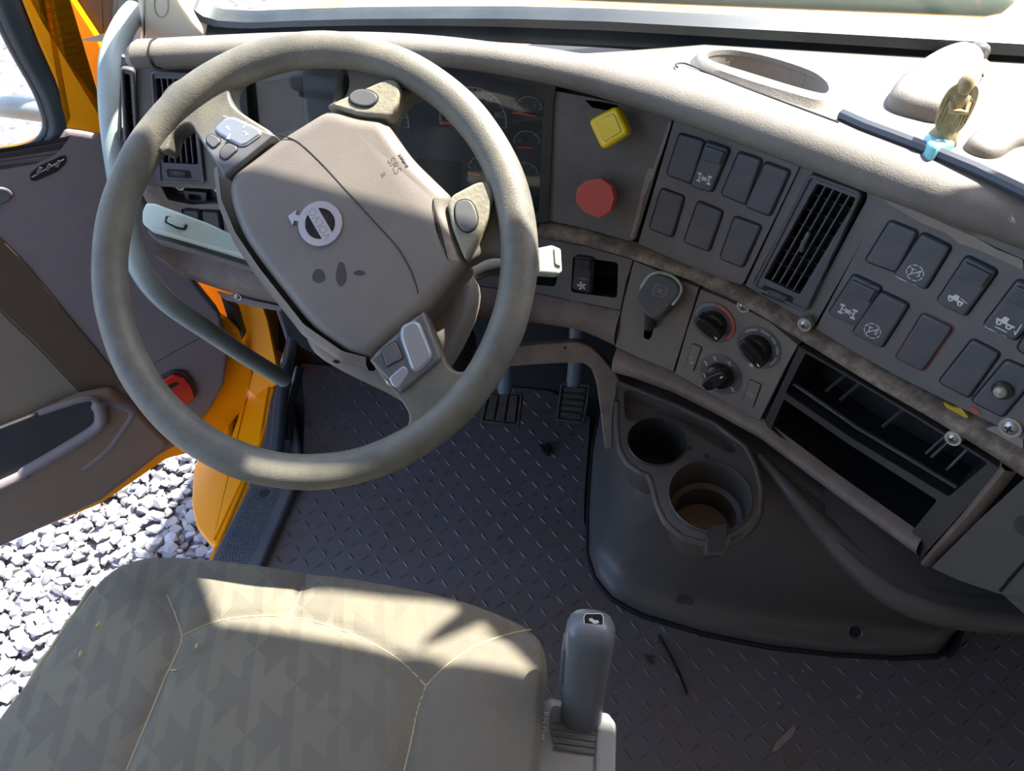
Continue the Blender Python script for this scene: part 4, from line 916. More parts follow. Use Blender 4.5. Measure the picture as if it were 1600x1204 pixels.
g = G(); prism(g, W, wp([(607,590),(630,570),(638,576),(639,584),(622,608),(612,602)], .010, .003, 4), .002, .0105, .0015, 3); obj('button', g, M['silver'], sw_, 40)
g = G(); tube(g, [W.P(*W.uv(x, y, .003), .003) for x, y in ((584,562),(594,576),(608,596),(620,608))], .003, 8); obj('chrome_trim', g, M['chrome'], sw_, 40)
# ================================================================== COLUMN, STALKS
col = thing('steering_column', 'grey steering column shroud beneath the wheel hub', 'steering column', W.P(0, 0, -.3))
g = G(); CO = [(440,440),(466,486),(470,522),(486,552),(530,580),(600,614),(645,636),(672,600),(712,540),(740,470),(730,420),(640,340),(520,330),(450,380)]
o = cat(ccw(W.uvs(CO, -.045)), 3); prism(g, W, o, -.085, -.045, .018, 5); 
obj('shroud', g, M['hub'], col, 60)
g = G(); tube(g, [W.P(.0, -.03, -.085), W.P(.0, -.03, -.16), W.P(.0, -.04, -.26), W.P(0, -.05, -.48)], [.062, .058, .05, .04], 24); obj('column_tube', g, M['deep'], col, 60)
g = G(); rr = []
for i, (w, r) in enumerate([(-.22+(-.24)*k/16, .058+.006*(k % 2)+.02*k/16) for k in range(17)]): rr.append([W.P(.012+r*1.1*math.cos(a), -.045+r*math.sin(a), w) for a in np.linspace(0, 2*math.pi, 24, endpoint=False)])
loft(g, rr, closed=True); obj('rubber_boot', g, M['black'], col, 60)
f = Fr(W.P(*W.uv(532, 566, -.06), -.048), W.N); g = G(); prism(g, f, circ(0, 0, .0035, 16, .002), -.001, .0012); obj('screw_hole', g, M['deep'], col)
def wpt(x, y, w): return W.P(*W.uv(x, y, w), w)
# right stalk
st = thing('wiper_stalk', 'dark curved wiper stalk with ivory end cap, right of the wheel', 'stalk', wpt(720, 450, -.09))
g = G(); tube(g, cat([wpt(700,458,-.09), wpt(730,432,-.085), wpt(770,416,-.078), wpt(810,408,-.07), wpt(845,404,-.065)], 4, False), [.008]*4+[.010]*4+[.0115]*4+[.012]*5, 14, flat=.75); obj('arm', g, M['black'], st, 60)
f = Fr(wpt(858, 405, -.062), nz(WN+A([.25, 0, 0])), U=wpt(870, 404, -.062)-wpt(830, 406, -.064))
g = G(); prism(g, f, rpoly(f.uvs([(838,388),(862,383),(876,389),(878,424),(872,430),(840,428)]), .002), -.014, .004, .004, 3, bottom=True); obj('end_cap', g, M['mint'], st, 40, label='ivory end cap')
g = G(); prism(g, f, rpoly(f.uvs([(864,388),(874,392),(875,418),(866,414)]), .0015), .002, .0062, .001); obj('end_button', g, M['cream'], st)
st2 = thing('turn_stalk', 'slim dark stalk just above the wiper stalk', 'stalk', wpt(720, 430, -.1))
g = G(); tube(g, cat([wpt(700,436,-.10), wpt(735,416,-.10), wpt(765,406,-.10), wpt(800,404,-.10)], 4, False), .007, 12, flat=.6); obj('arm', g, M['black'], st2, 60)
g = G(); f = Fr(wpt(726, 468, -.075), WN); prism(g, f, cat(f.uvs([(706,458),(720,458),(738,459),(738,472),(731,484),(718,482),(708,472)]), 3), -.004, .003, .002, 3, bottom=True); o_ = obj('tilt_lever', g, M['mint'], None, 50, 'short pale curved tilt lever under the wheel hub', 'lever')
g = G(); prism(g, f, cat(f.uvs([(706,460),(718,459),(720,465),(713,472)]), 2), .002, .0045, .001); obj('chrome_tip', g, M['chrome'], o_, 50)
# pale hand lever, left of hub
hl = thing('hand_lever', 'pale mint plastic hand lever with slide button reaching out left of the wheel hub', 'lever', wpt(410, 395, -.07))
a, b = wpt(224, 342, -.055), wpt(405, 396, -.06); f = Fr((a+b)/2, nz(WN*.85+A([0, .0, .5])), U=b-a)
top = f.uvs([(226,334),(232,320),(246,321),(330,352),(395,383),(408,392),(400,408),(372,400),(300,378),(262,367),(236,360),(226,352)])
g = G(); prism(g, f, rpoly(top, .003), -.013, .006, .003, 3, bottom=True); obj('lever_body', g, M['mint'], hl, 40)
low = [(u, v-.006) for u, v in f.uvs([(228,350),(240,362),(300,378),(380,403),(398,408),(396,398),(320,372),(236,344)])]
g = G(); prism(g, f, rpoly(low, .002), -.020, -.006, .002, bottom=True); obj('lever_underside', g, M['black'], hl, 40, label='dark grey underside')
g = G(); prism(g, f, rpoly(f.uvs([(264,342),(272,343),(298,356),(294,364),(282,362),(262,352)]), .001), .004, .0068); obj('slot', g, M['deep'], hl)
g = G(); prism(g, f, rpoly(f.uvs([(269,345),(275,345),(295,355),(292,361),(282,359),(267,352)]), .001), .004, .0095, .001); obj('slide_button', g, M['mint'], hl)
g = G(); tube(g, [wpt(398,398,-.07), wpt(425,410,-.09), wpt(450,430,-.11)], [.010, .013, .016], 12); obj('lever_root', g, M['cream'], hl, 60)
# ================================================================== GRAB RAIL
pts = [on_x(212, 18, -.69), on_x(196, 38, -.69), on_x(178, 78, -.685), on_x(172, 120, -.68), on_x(176, 200, -.675), on_x(190, 300, -.67), on_x(204, 370, -.66), on_x(222, 424, -.65), on_x(262, 472, -.64), on_x(330, 520, -.63), on_x(390, 560, -.62), on_x(444, 592, -.61)]
g = G(); tube(g, cat(pts, 8, False), .0155, 18); rail = obj('grab_rail', g, M['rail'], None, 60, 'bent pale grey-green grab rail running from the pillar down past the steering wheel', 'grab rail')
# ================================================================== DOOR (swung open)
PH = math.radians(50); HX = A([-.715, .955, 0]); DD = A([-math.sin(PH), -math.cos(PH), 0]); DN = A([math.cos(PH), -math.sin(PH), 0])
D = Fr(HX, DN, up=(0, 0, 1), U=-DD) if False else Fr(HX, DN, up=(0, 0, 1))
door = thing('door_1', None, None, HX+A([0, 0, -.1])); door['kind'] = 'structure'
def dp(pts, r=.004, w=0, n=4): return rpoly(D.uvs(pts, w), r, n)
WIN = [(-400,-260),(-60,-240),(-20,-40),(0,22),(30,85),(62,142),(76,180),(79,205),(66,228),(40,240),(0,246),(-160,262),(-400,285)]
SH = [(-420,-330),(20,-330),(42,-20),(60,40),(90,95),(130,150),(160,195),(166,215),(200,215),(300,430),(345,500),(376,520),(396,590),(384,640),(345,690),(300,712),(262,722),(160,792),(0,858),(-200,935),(-420,1000)]
g = G(); prism(g, D, dp(SH, .004), -.035, -.012, holes=[dp(WIN, .01)], bottom=True); obj('door_shell', g, M['yellow'], door, 40)
# yellow window frame rail
g = G(); prism(g, D, dp([(12,-330),(44,-20),(70,30),(110,92),(152,150),(176,206),(168,212),(128,202),(96,200),(104,178),(84,120),(60,66),(34,0),(6,-330)], .003), -.02, .006, .004); obj('frame_rail', g, M['yellow'], door, 40)
# rubber gasket
wl = cat([p for p in WIN], 3); g = G(); wq = ccw(D.uvs(wl)); tube(g, [D.P(*p, -.004) for p in off(wq, -.013)], .018, 10, closed=True, flat=.6, upv=DN); tube(g, [D.P(*p, -.008) for p in off(wq, .002)], .008, 8, closed=True, upv=DN); obj('window_gasket', g, M['rubber'], door, 60)
g = G(); prism(g, D, wq, -.022, -.018, bottom=True); obj('window_pane', g, M['glass'], door)
# trim panel
TR = [(-420,300),(-160,275),(0,256),(50,248),(82,232),(96,214),(102,202),(130,206),(158,212),(180,240),(250,350),(305,440),(345,490),(358,550),(352,600),(330,640),(290,690),(250,712),(160,782),(0,856),(-200,930),(-420,1000)]
g = G(); prism(g, D, dp(TR, .006, .012), -.012, .012, .008, 4); obj('trim_panel', g, M['door'], door, 50)
g = G(); prism(g, D, dp([(-420,60+120),(0,372),(40,412),(100,485),(196,600),(140,617),(128,614),(60,540),(0,482),(-420,190)], .003, .014), .008, .0145, .001); obj('wood_insert', g, M['wood'], door, 40, label='dark brown diagonal insert')
g = G(); prism(g, D, dp([(-420,200),(0,486),(60,544),(128,616),(60,645),(0,668),(-420,800)], .003, .013), .008, .0135, .001); obj('cloth_insert', g, M['cloth'], door, 40, label='beige cloth insert')
# lower moulded pocket section
g = G(); prism(g, D, dp([(-420,860),(0,690),(60,650),(130,620),(175,612),(215,640),(265,690),(262,704),(160,780),(0,852),(-420,1000)], .010, .03), .004, .030, .012, 4, holes=None); obj('lower_moulding', g, M['doorlow'], door, 60)
PK = [(-420,850),(0,668),(60,645),(135,622),(152,632),(158,650),(150,668),(100,700),(40,735),(0,757),(-420,940)]
g = G(); rk = [D.P(*D.uv(x, y, .034), .034) for x, y in PK[2:]]; tube(g, cat(rk, 4, False), [.006]*8+[.012]*24+[.011]*40, 10); obj('pocket_lip', g, M['door'], door, 60)
g = G(); prism(g, D, dp(PK, .008, .032), .028, .0335, .002); obj('pocket_floor', g, M['black'], door, 40, label='dark blue-grey hollow of the pocket')
g = G(); rk = [D.P(*D.uv(x, y, .020), .020) for x, y in ((158,625),(180,628),(205,640),(190,668),(165,700),(130,728))]; tube(g, cat(rk, 4, False), .012, 10); obj('armrest_edge', g, M['door'], door, 60)
# speaker-like slot, latch button, reflector
g = G(); q = dp([(46,272),(60,260),(98,242),(104,244),(104,254),(90,268),(56,283),(48,282)], .004, .013); prism(g, D, q, .008, .0128); vs_ = obj('slot_vent', g, M['deep'], door)
g = G()
for x in (62, 76, 91): a, b = D.uv(x-3, 272-(x-60)*.35, .013), D.uv(x+2, 262-(x-60)*.35, .013); seg(g, D, a, b, .004, .012, .0134)
seg(g, D, D.uv(50, 277, .013), D.uv(100, 249, .013), .0016, .012, .0134); obj('slot_bar', g, M['door'], vs_)
g = G(); prism(g, D, dp([(-60,300),(0,292),(14,295),(22,304),(16,314),(0,322),(-60,340)], .006, .014), .008, .015, .003, 3); obj('latch_button', g, M['btn'], door, 50)
g = G(); prism(g, D, dp([(250,592),(272,580),(292,582),(304,598),(310,618),(296,634),(262,632)], .008, .02), .008, .018, .004, 3); rf = obj('reflector_housing', g, M['black'], door, 50)
g = G(); prism(g, D, dp([(255,596),(272,586),(287,590),(300,606),(304,622),(290,637),(262,630)], .004, .024), .015, .024, .002, 3); obj('reflector_lens', g, M['redlens'], rf, 50, label='red reflector lens')
g = G(); prism(g, D, dp([(258,604),(275,596),(280,600),(264,609)], .002, .0245), .02, .0245); obj('reflector_slot', g, M['deep'], rf)
g = G(); a = [D.P(*D.uv(x, y, .0125), .0125) for x, y in ((234,572),(280,545),(320,524))]; tube(g, a, .0006, 6); obj('crease', g, M['black'], door)
# outside mirror tube seen through the window
o1 = D.P(*D.uv(-160, 120, -.25), -.25); o2 = D.P(*D.uv(-20, 160, -.22), -.22); o3 = D.P(*D.uv(30, 168, -.17), -.17); o4 = D.P(*D.uv(95, 176, -.12), -.12)
g = G(); tube(g, cat([o1, o2, o3, o4], 6, False), .018, 14); obj('mirror_arm', g, M['rail'], None, 60, 'pale grey tube outside the door window', 'mirror arm')
# ================================================================== YELLOW BODY PANELS
ff = Fr(A([-.66, .62, -.06]), nz((-.55, -.25, .8)), U=(.2, 1, 0))
fa = thing('body_fairing', 'glossy yellow body fairing below the front of the door opening', 'body panel', ff.O)
FO = [(402,478),(418,500),(428,560),(424,620),(411,690),(380,765),(338,858),(325,852),(305,826),(297,790),(299,740),(312,700),(350,660),(378,600),(378,540),(372,490)]
g = G(); prism(g, ff, rpoly(ff.uvs(FO), .01), -.03, 0, .010, 4); obj('panel', g, M['yellow'], fa, 50)
g = G(); prism(g, ff, rpoly(ff.uvs([(423,600),(408,690),(336,846),(334,800),(345,770),(362,690),(395,600),(402,560)], .0), .004), -.01, .005, .002, 3); obj('raised_flange', g, M['yellow'], fa, 50)
g = G(); prism(g, Fr(A([-.64, 1.02, .2]), (.1, -.95, .3)), rpoly(Fr(A([-.64, 1.02, .2]), (.1, -.95, .3)).uvs([(280,395),(396,440),(418,500),(432,570),(436,600),(400,620),(330,560)]), .004), -.01, 0, .002, bottom=True); obj('hinge_pillar', g, M['yellow'], None, 40, 'orange-yellow hinge pillar below the left end of the dashboard', 'body panel')
g = G(); hpv = Fr(A([-.64, 1.0, .2]), (.1, -.95, .3)); prism(g, hpv, rpoly(hpv.uvs([(348,458),(372,478),(384,520),(378,530),(362,505)]), .002), -.005, .012, .002, bottom=True); obj('hinge_bracket', g, M['black'], None, 40, 'dark hinge bracket on the yellow pillar under the dashboard flange', 'bracket')
# outer pillar piece, sunlit, beyond the door glass frame
yf = Fr(on_y(105, 40, 1.02), (.3, -.9, .2)); g = G(); prism(g, yf, yf.uvs([(20,-120),(100,-120),(112,0),(153,62),(162,90),(176,225),(110,205),(60,0)]), -.03, 0, .002, bottom=True); obj('outer_pillar_panel', g, M['yellow'], None, 40, 'bright sunlit yellow outer pillar piece behind the door frame', 'body panel')
g = G(); prism(g, yf, rpoly(yf.uvs([(70,-120),(150,-120),(172,0),(166,80),(158,130),(150,66),(112,0)]), .003), -.05, -.02, .002, bottom=True); obj('pillar_seal', g, M['black'], None, 40, 'black rubber seal strip between the yellow pillar and the grab rail', 'seal')
# ================================================================== SILL
sf = Fr((-.60, .65, .0), (0, 0, 1), up=(0, 1, 0))
sill = thing('sill_plate', 'dark grey dotted tread plate along the door sill', 'sill plate', (-.60, .6, 0))
SP = [(425,600),(450,600),(478,745),(460,762),(406,886),(380,960),(290,960),(330,872),(384,768),(410,690)]
g = G(); q = ccw(sf.uvs(SP, .022)); prism(g, sf, q, -.09, .022, .006, 3); obj('plate', g, M['sill'], sill, 40)
g = G(); a0, a1 = A(sf.uv(392, 764, .022)), A(sf.uv(336, 880, .022)); b0, b1 = A(sf.uv(443, 764, .022)), A(sf.uv(392, 880, .022))
L_ = np.linalg.norm(a1-a0); nr = int(L_*1.4/.0052)
for i in range(nr):
    for j in range(10):
        s = i/nr*1.4; c = a0+(a1-a0)*s; e = b0+(b1-b0)*s; p = c+(e-c)*((j+.6+.5*(i % 2))/11); q_ = sf.uv(414, 768, .022)
        if np.linalg.norm(p-A(q_)) < .014: continue
        u, v = p; g.add([sf.P(u-.0015, v-.0015, .022), sf.P(u+.0015, v-.0015, .022), sf.P(u+.0015, v+.0015, .022), sf.P(u-.0015, v+.0015, .022), sf.P(u-.0008, v-.0008, .0238), sf.P(u+.0008, v-.0008, .0238), sf.P(u+.0008, v+.0008, .0238), sf.P(u-.0008, v+.0008, .0238)], [(4, 5, 6, 7), (0, 1, 5, 4), (1, 2, 6, 5), (2, 3, 7, 6), (3, 0, 4, 7)])
obj('raised_dots', g, M['sill'], sill, 20)
g = G(); prism(g, sf, circ(*sf.uv(413, 770, .022), .010, 24), .02, .0228, .0005); obj('round_plug', g, M['black'], sill)
g = G(); q = [sf.P(*sf.uv(x, y, .004), .004) for x, y in ((424,560),(418,640),(408,692),(376,770),(332,872),(300,950))]; tube(g, cat(q, 4, False), .0045, 8); obj('edge_bead', g, M['yellow'], sill, 60, label='yellow painted edge bead')
# hoses in the footwell corner
def hose(label, px, zs, r, m='cable'):
    p = [on_z(x, y, z) for (x, y), z in zip(px, zs)]; g = G(); tube(g, cat(p, 5, False), r, 12); return obj('footwell_hose', g, M[m], None, 60, label, 'hose', 'hoses beside the pedals')
hose('thick dark hose along the kick panel, nearest the yellow sill', [(428,735),(434,690),(440,620),(448,570),(455,545)], [.04,.05,.06,.07,.07], .014)
hose('short grey-blue hose lying just inside the thick one', [(446,690),(452,640),(462,600),(468,575)], [.03,.03,.035,.04], .010)
hose('upper upright hose end where the grab rail meets the kick panel', [(446,604),(449,574),(454,548),(458,520)], [.115,.145,.19,.25], .011)
hose('thin grey rod rising under the dashboard beside the hoses', [(458,548),(446,510),(436,480)], [.10,.18,.26], .007, 'steel')
# ================================================================== FLOOR MAT
mp = [on_z(x, y, 0)[:2] for x, y in ((470,560),(476,640),(474,700),(466,742),(405,886))]
MAT = [(float(mp[0][0]), 1.06), tuple(mp[0]), tuple(mp[1]), tuple(mp[2]), tuple(mp[3]), tuple(mp[4]), (-.60, .2), (-.60, -1.2), (1.6, -1.2), (1.6, .75), (.7, .70), (.3, .72), (.1, .72), (-.0, .74), (-.005, .80), (-.012, 1.0), (-.1, 1.06)]
fm = Fr((0, 0, 0), (0, 0, 1), U=(1, 0, 0)); MAT = [(float(a), float(b)) for a, b in MAT]
mt = thing('floor_mat', 'black rubber diamond tread mat covering the cab floor', 'floor mat', (-.2, .6, -.01))
def treadmat():
    m = mat('black_tread_rubber', (104, 99, 101), .5, grain=.15, gscale=300, var=.1, dust=(104, 84, 66), damt=.5, dscale=7); return m
M['tread'] = treadmat()
g = G(); prism(g, fm, rpoly(MAT, .01), -.008, .0, bottom=True); obj('sheet', g, M['tread'], mt, 30)
def inside(x, y, P):
    r = False; j = len(P)-1
    for i in range(len(P)):
        xi, yi = P[i]; xj, yj = P[j]
        if (yi > y) != (yj > y) and x < (xj-xi)*(y-yi)/(yj-yi)+xi: r = not r
        j = i
    return r
g = G(); pt_ = .0255; MI = off(ccw(MAT), .008)
ct, stt = math.cos(.0), math.sin(.0)
for i in range(-60, 100):
    for j in range(-60, 60):
        x, y = i*pt_, j*pt_
        if x < -.6 or x > 1.3 or y < -.1 or y > 1.06 or not inside(x, y, MI): continue
        a = math.radians(45 if (i+j) % 2 else -45); c, s = math.cos(a), math.sin(a); L, w, h = .0112, .0028, .0021
        R_ = lambda u, v, z: (x+u*c-v*s, y+u*s+v*c, z)
        g.add([R_(-L, 0, 0), R_(-L*.4, -w, 0), R_(L*.4, -w, 0), R_(L, 0, 0), R_(L*.4, w, 0), R_(-L*.4, w, 0), R_(-L*.5, 0, h), R_(L*.5, 0, h)],
              [(0, 1, 6), (1, 2, 7, 6), (2, 3, 7), (3, 4, 7), (4, 5, 6, 7), (5, 0, 6)])
obj('tread_bars', g, M['tread'], mt, 50)
# litter on the mat
g = G(); q = [on_z(x, y, .004) for x, y in ((1030,992),(1045,1020),(1060,1050),(1074,1084))]; tube(g, q, [.002, .0026, .0024, .0014], 6); obj('rubber_strip', g, M['deep'], None, 60, 'thin black rubber strip lying on the mat right of the gear lever', 'strip')
k = 0
for x, y, s, where in ((1212,1052,.003,'grit crumb on the mat just below the console, left of the dried smear'),(1255,1048,.0032,'grit crumb on the mat just below the middle of the console edge'),(1342,1088,.006,'largest pale grit flake on the mat, lower right of the console'),(1025,1000,.003,'grit crumb at the top end of the thin rubber strip'),(954,1132,.0035,'grit crumb on the mat touching the gear selector housing'),(962,1082,.003,'grit crumb on the mat right of the gear lever, halfway up'),(846,805,.003,'grit crumb on the mat in front of the seat, farther from the console'),(888,780,.003,'grit crumb on the mat in front of the seat, nearer the console'),(1006,1034,.003,'grit crumb between the gear lever and the blue scrap'),(1217,1098,.003,'grit crumb on the mat straight above the dried smear')):
    p = on_z(x, y, .002); f = Fr(p, (0, 0, 1), U=(math.cos(x), math.sin(x), 0)); g = G(); prism(g, f, [(s*math.cos(a)*RNG.uniform(.6, 1.2), s*.6*math.sin(a)*RNG.uniform(.6, 1.2)) for a in np.linspace(0, 6.28, 7)[:-1]], -.001, .0015, bottom=True)
    obj('debris_chip', g, M['scuff'], None, 30, 'tiny pale '+where, 'debris', 'grit crumbs on the floor mat')
f = Fr(on_z(1238, 1168, .001), (0, 0, 1), U=(1, 0, 0)); g = G(); prism(g, f, f.uvs([(1206,1174),(1212,1160),(1240,1132),(1244,1138),(1236,1152),(1214,1172)]), -.0005, .0009, bottom=True); obj('dry_leaf', g, M['scuff'], None, 30, 'pale dried smear of dirt on the mat at the lower right', 'leaf')
f = Fr(on_z(1015, 1028, .001), (0, 0, 1), U=(1, 0, 0)); g = G(); prism(g, f, f.uvs([(1006,1022),(1014,1026),(1022,1024),(1018,1032),(1022,1038),(1013,1034)]), -.0005, .003, bottom=True); obj('blue_scrap', g, M['hubstain'], None, 30, 'small dark blue scrap on the mat beside the rubber strip', 'scrap')
g = G(); p = on_z(852, 702, .004); f = Fr(p, (0, 0, 1), U=(1, 0, 0)); prism(g, f, f.uvs([(842,694),(852,698),(858,692),(862,700),(856,712),(848,708)]), -.002, .006, .002, bottom=True); obj('dark_lump', g, M['deep'], None, 40, 'small black lump on the mat below the accelerator', 'debris')
# ================================================================== PEDALS
def pedal(name, label, px, nrm, z, ribs, vertical, arm):
    c = on_z(*A(px).mean(0), z); f = Fr(c, nrm, U=(1, 0, 0)); t = thing(name, label, 'pedal', c)
    q = ccw(rpoly(f.uvs(px), .006)); g = G(); prism(g, f, q, -.010, .0, .002, bottom=True); obj('pad', g, M['pedal'], t, 40)
    g = G(); rim = off(q, .003); tube(g, [f.P(*p, .001) for p in rim], .0028, 8, closed=True); obj('pad_rim', g, M['pedal'], t, 60)
    a, b, c_, d = [A(p) for p in f.uvs(px)]; mx = lambda p, q, s: p+(q-p)*s; m_ = .1
    for k in range(ribs):
        s0, s1 = m_+(1-2*m_)*k/ribs+.02, m_+(1-2*m_)*(k+1)/ribs-.03
        if vertical: r = [mx(mx(a, b, s0), mx(d, c_, s0), .12), mx(mx(a, b, s1), mx(d, c_, s1), .12), mx(mx(a, b, s1), mx(d, c_, s1), .88), mx(mx(a, b, s0), mx(d, c_, s0), .88)]
        else: r = [mx(mx(a, d, s0), mx(b, c_, s0), .14), mx(mx(a, d, s0), mx(b, c_, s0), .86), mx(mx(a, d, s1), mx(b, c_, s1), .86), mx(mx(a, d, s1), mx(b, c_, s1), .14)]
        g = G(); prism(g, f, rpoly([tuple(p) for p in r], .002), -.001, .005, .0015); obj('rib', g, M['pedal'], t, 40)
    g = G(); tube(g, [f.P(*f.uv(*arm[0]), -.012), f.P(*f.uv(*arm[0]), -.012)+A([0, .03, .06]), arm[1]], [.014, .014, .012], 8, flat=.5); obj('arm', g, M['steel'], t, 50)
pedal('brake_pedal', 'wide black rubber brake pedal with three upright ribs', [(762,610),(818,612),(812,667),(750,660)], (0, -.45, .9), .10, 3, True, ((786, 625), (-.20, 1.13, .42)))
pedal('accelerator_pedal', 'narrow ribbed black accelerator pedal beside the centre console', [(876,597),(924,600),(914,663),(868,657)], (0, -.5, .86), .10, 5, False, ((894, 615), (-.07, 1.12, .45)))
# ================================================================== CENTRE CONSOLE
con = thing('centre_console', 'large black moulded plastic console cover under the curved dashboard', 'console', (.3, .65, 0))
def pr_(pts, z): return [on_z(x, y, z) for x, y in pts]
R_0 = pr_([(938,640),(926,700),(919,800),(919,868),(930,905),(955,935),(1000,960),(1100,990),(1200,1010),(1300,1021),(1400,1027),(1468,1024),(1497,985)], 0)
R_1 = pr_([(941,640),(930,700),(924,800),(925,858),(938,893),(962,922),(1008,946),(1100,975),(1200,996),(1300,1009),(1400,1014),(1462,1010),(1495,982)], .02)
R_2 = pr_([(947,640),(943,700),(940,800),(947,845),(975,882),(1010,903),(1050,920),(1120,935),(1200,950),(1300,964),(1400,973),(1450,976),(1500,972)], .055)
R_3 = pr_([(951,632),(958,690),(968,745),(985,785),(1015,808),(1055,822),(1100,835),(1160,850),(1230,872),(1300,895),(1370,922),(1440,950),(1510,966)], .20)
R_4 = pr_([(955,620),(966,670),(985,700),(1010,720),(1040,732),(1070,742),(1110,752),(1165,770),(1230,800),(1300,840),(1370,885),(1440,930),(1520,958)], .30)
R_5 = pr_([(958,600),(985,618),(1000,626),(1020,634),(1050,645),(1080,655),(1120,674),(1165,700),(1230,748),(1300,800),(1370,850),(1440,895),(1530,938)], .37)
R_6 = [p+A([0, .1, .02]) for p in R_5]
g = G(); rs = [resamp(r, 70) for r in (R_0, R_1, R_2, R_3, R_4, R_5, R_6)]
fine = []
for i in range(len(rs)-1):
    for k in range(5):
        t = k/5; a, b, c_, d = rs[max(i-1, 0)], rs[i], rs[i+1], rs[min(i+2, len(rs)-1)]
        fine.append(.5*((2*b)+(c_-a)*t+(2*a-5*b+4*c_-d)*t*t+(-a+3*b-3*c_+d)*t**3))
fine.append(rs[-1]); loft(g, fine, flip=True); obj('cover', g, M['console'], con, 70)
# left wall going forward to the firewall, right wall beyond the last edge
g = G(); loft(g, [[r[0] for r in fine], [r[0]+A([.02, .3, 0]) for r in fine]]); obj('side_wall', g, M['console'], con, 60)
g = G(); loft(g, [[r[-1] for r in fine], [r[-1]+A([.25, .25, 0]) for r in fine]], flip=True); obj('side_wall', g, M['console'], con, 60)
g = G(); tube(g, [p+A([0, -.002, .003]) for p in resamp(R_0, 60)], .0045, 8); obj('edge_seal', g, M['deep'], con, 60, label='torn black rubber edge seal')
g = G(); tube(g, cat([on_z(x, y, .012) for x, y in ((1478,1022),(1490,1016),(1500,992),(1506,975))], 4, False), .0045, 8); obj('edge_seal', g, M['deep'], con, 60)
# hole and plug on the flange, seated on the cover's own surface
def con_at(x, y):
    best = None
    for i in range(1, len(fine)-1):
        for j in range(1, 69):
            p = A(fine[i][j]); d = p-CC; w = d@CW; e = (800+FPX*(d@CR)/w-x)**2+(602-FPX*(d@CU)/w-y)**2
            if best is None or e < best[0]: best = (e, i, j)
    _, i, j = best; p = A(fine[i][j]); n = nz(np.cross(A(fine[i][j+1])-A(fine[i][j-1]), A(fine[i+1][j])-A(fine[i-1][j]))); n = n if n@(CC-p) > 0 else -n
    d = ray(x, y); return Fr(CC+d*(((p-CC)@n)/(d@n))+n*.0006, n)
f = con_at(1336, 986); g = G(); lathe(g, f, [(.013, -.004), (.013, .002), (.0115, .003), (.009, .001), (.0085, -.003)], 28); hr_ = obj('hole_rim', g, M['console'], con, 50)
g = G(); prism(g, f, circ(0, 0, .0088, 24), -.003, .0012); obj('hole', g, M['deep'], hr_)
f = con_at(1070, 938); g = G(); prism(g, f, circ(0, 0, .014, 28), -.004, .001, .0006); obj('round_plug', g, M['pedal'], con, 40)
f = con_at(970, 883); g = G(); lathe(g, f, [(.004, -.002), (.004, .001), (0, .002)], 12); obj('rivet', g, M['doorlow'], con, 40)
# rounded bumper rib under the dash
bp_ = [(1186,712),(1240,775),(1290,828),(1345,880),(1400,918),(1460,942),(1530,952),(1610,958),(1750,965),(2000,990)]
bz = [.40, .39, .37, .36, .355, .355, .355, .355, .355, .355]
g = G(); q = cat([on_z(x, y, z) for (x, y), z in zip(bp_, bz)], 5, False); n = len(q); tube(g, q, [.006+.020*min(1, i/(n*.45)) for i in range(n)], 16); obj('bumper_rib', g, M['console'], con, 60)
g = G(); a = [on_z(x, y, z) for (x, y), z in zip([(1290,810),(1345,858),(1400,892),(1460,915),(1530,928),(1610,934),(1750,940),(2000,960)], [.38]*8)]; b = [on_z(x, y, z) for (x, y), z in zip([(1290,828),(1345,880),(1400,918),(1460,942),(1530,952),(1610,958),(1750,965),(2000,990)], [.38]*8)]
loft(g, [[p+A([0, .12, .04]) for p in a], a, b]); obj('rib_shelf', g, M['console'], con, 60)
# brown arch left of the console
af = Fr(on_z(905, 548, .43), nz((0, -.85, .5)))
AR = [(740,548),(800,541),(850,536),(900,533),(922,540),(940,556),(965,585),(972,602),(964,612),(958,650),(957,700),(945,700),(938,640),(932,596),(924,574),(912,566),(880,566),(840,568),(790,572),(740,575)]
g = G(); prism(g, af, rpoly(af.uvs(AR), .004), -.02, .004, .0022, 3, bottom=True); obj('brown_arch', g, M['brown'], con, 60, label='brown arched edge over the pedals')
f = af; g = G(); prism(g, f, circ(*f.uv(883, 543, .004), .0022, 10), .003, .0046); obj('pin_hole', g, M['deep'], con)
# ================================================================== CUP HOLDER
ZC = .405; c0 = on_z(1080, 730, ZC); kf = Fr(c0, nz((-.05, -.10, 1)), up=(0, 1, 0))
ch = thing('cup_holder', 'dark double cup holder, the larger ring with a notch at its front', 'cup holder', c0)
OUT = [(966,597),(985,604),(1060,634),(1120,662),(1166,698),(1182,730),(1190,765),(1188,800),(1176,822),(1160,838),(1138,848),(1128,850),(1102,848),(1066,838),(1040,815),(1026,785),(1018,752),(1014,742),(1002,738),(980,722),(968,700),(964,660)]
def el(cx, cy, rx, ry, rot, w=0, n=40): 
    r = math.radians(rot); return [kf.uv(cx+rx*math.cos(a)*math.cos(r)-ry*math.sin(a)*math.sin(r), cy+rx*math.cos(a)*math.sin(r)+ry*math.sin(a)*math.cos(r), w) for a in np.linspace(0, 2*math.pi, n, endpoint=False)]
H_1 = el(1025, 691, 45, 36, 12); H_2 = el(1110, 776, 66, 54, 18)
SLT = rpoly(kf.uvs([(974,612),(984,609),(1010,618),(1080,646),(1130,672),(1152,694),(1150,706),(1140,708),(1110,692),(1070,668),(1052,660),(1030,652),(1000,656),(984,660),(976,650)]), .006)
ou = ccw(cat(rpoly(kf.uvs(OUT), .004, 2), 2))
g = G(); prism(g, kf, ou, -.014, 0, holes=[H_1, H_2, SLT], bottom=True); obj('top_plate', g, M['cup'], ch, 40)
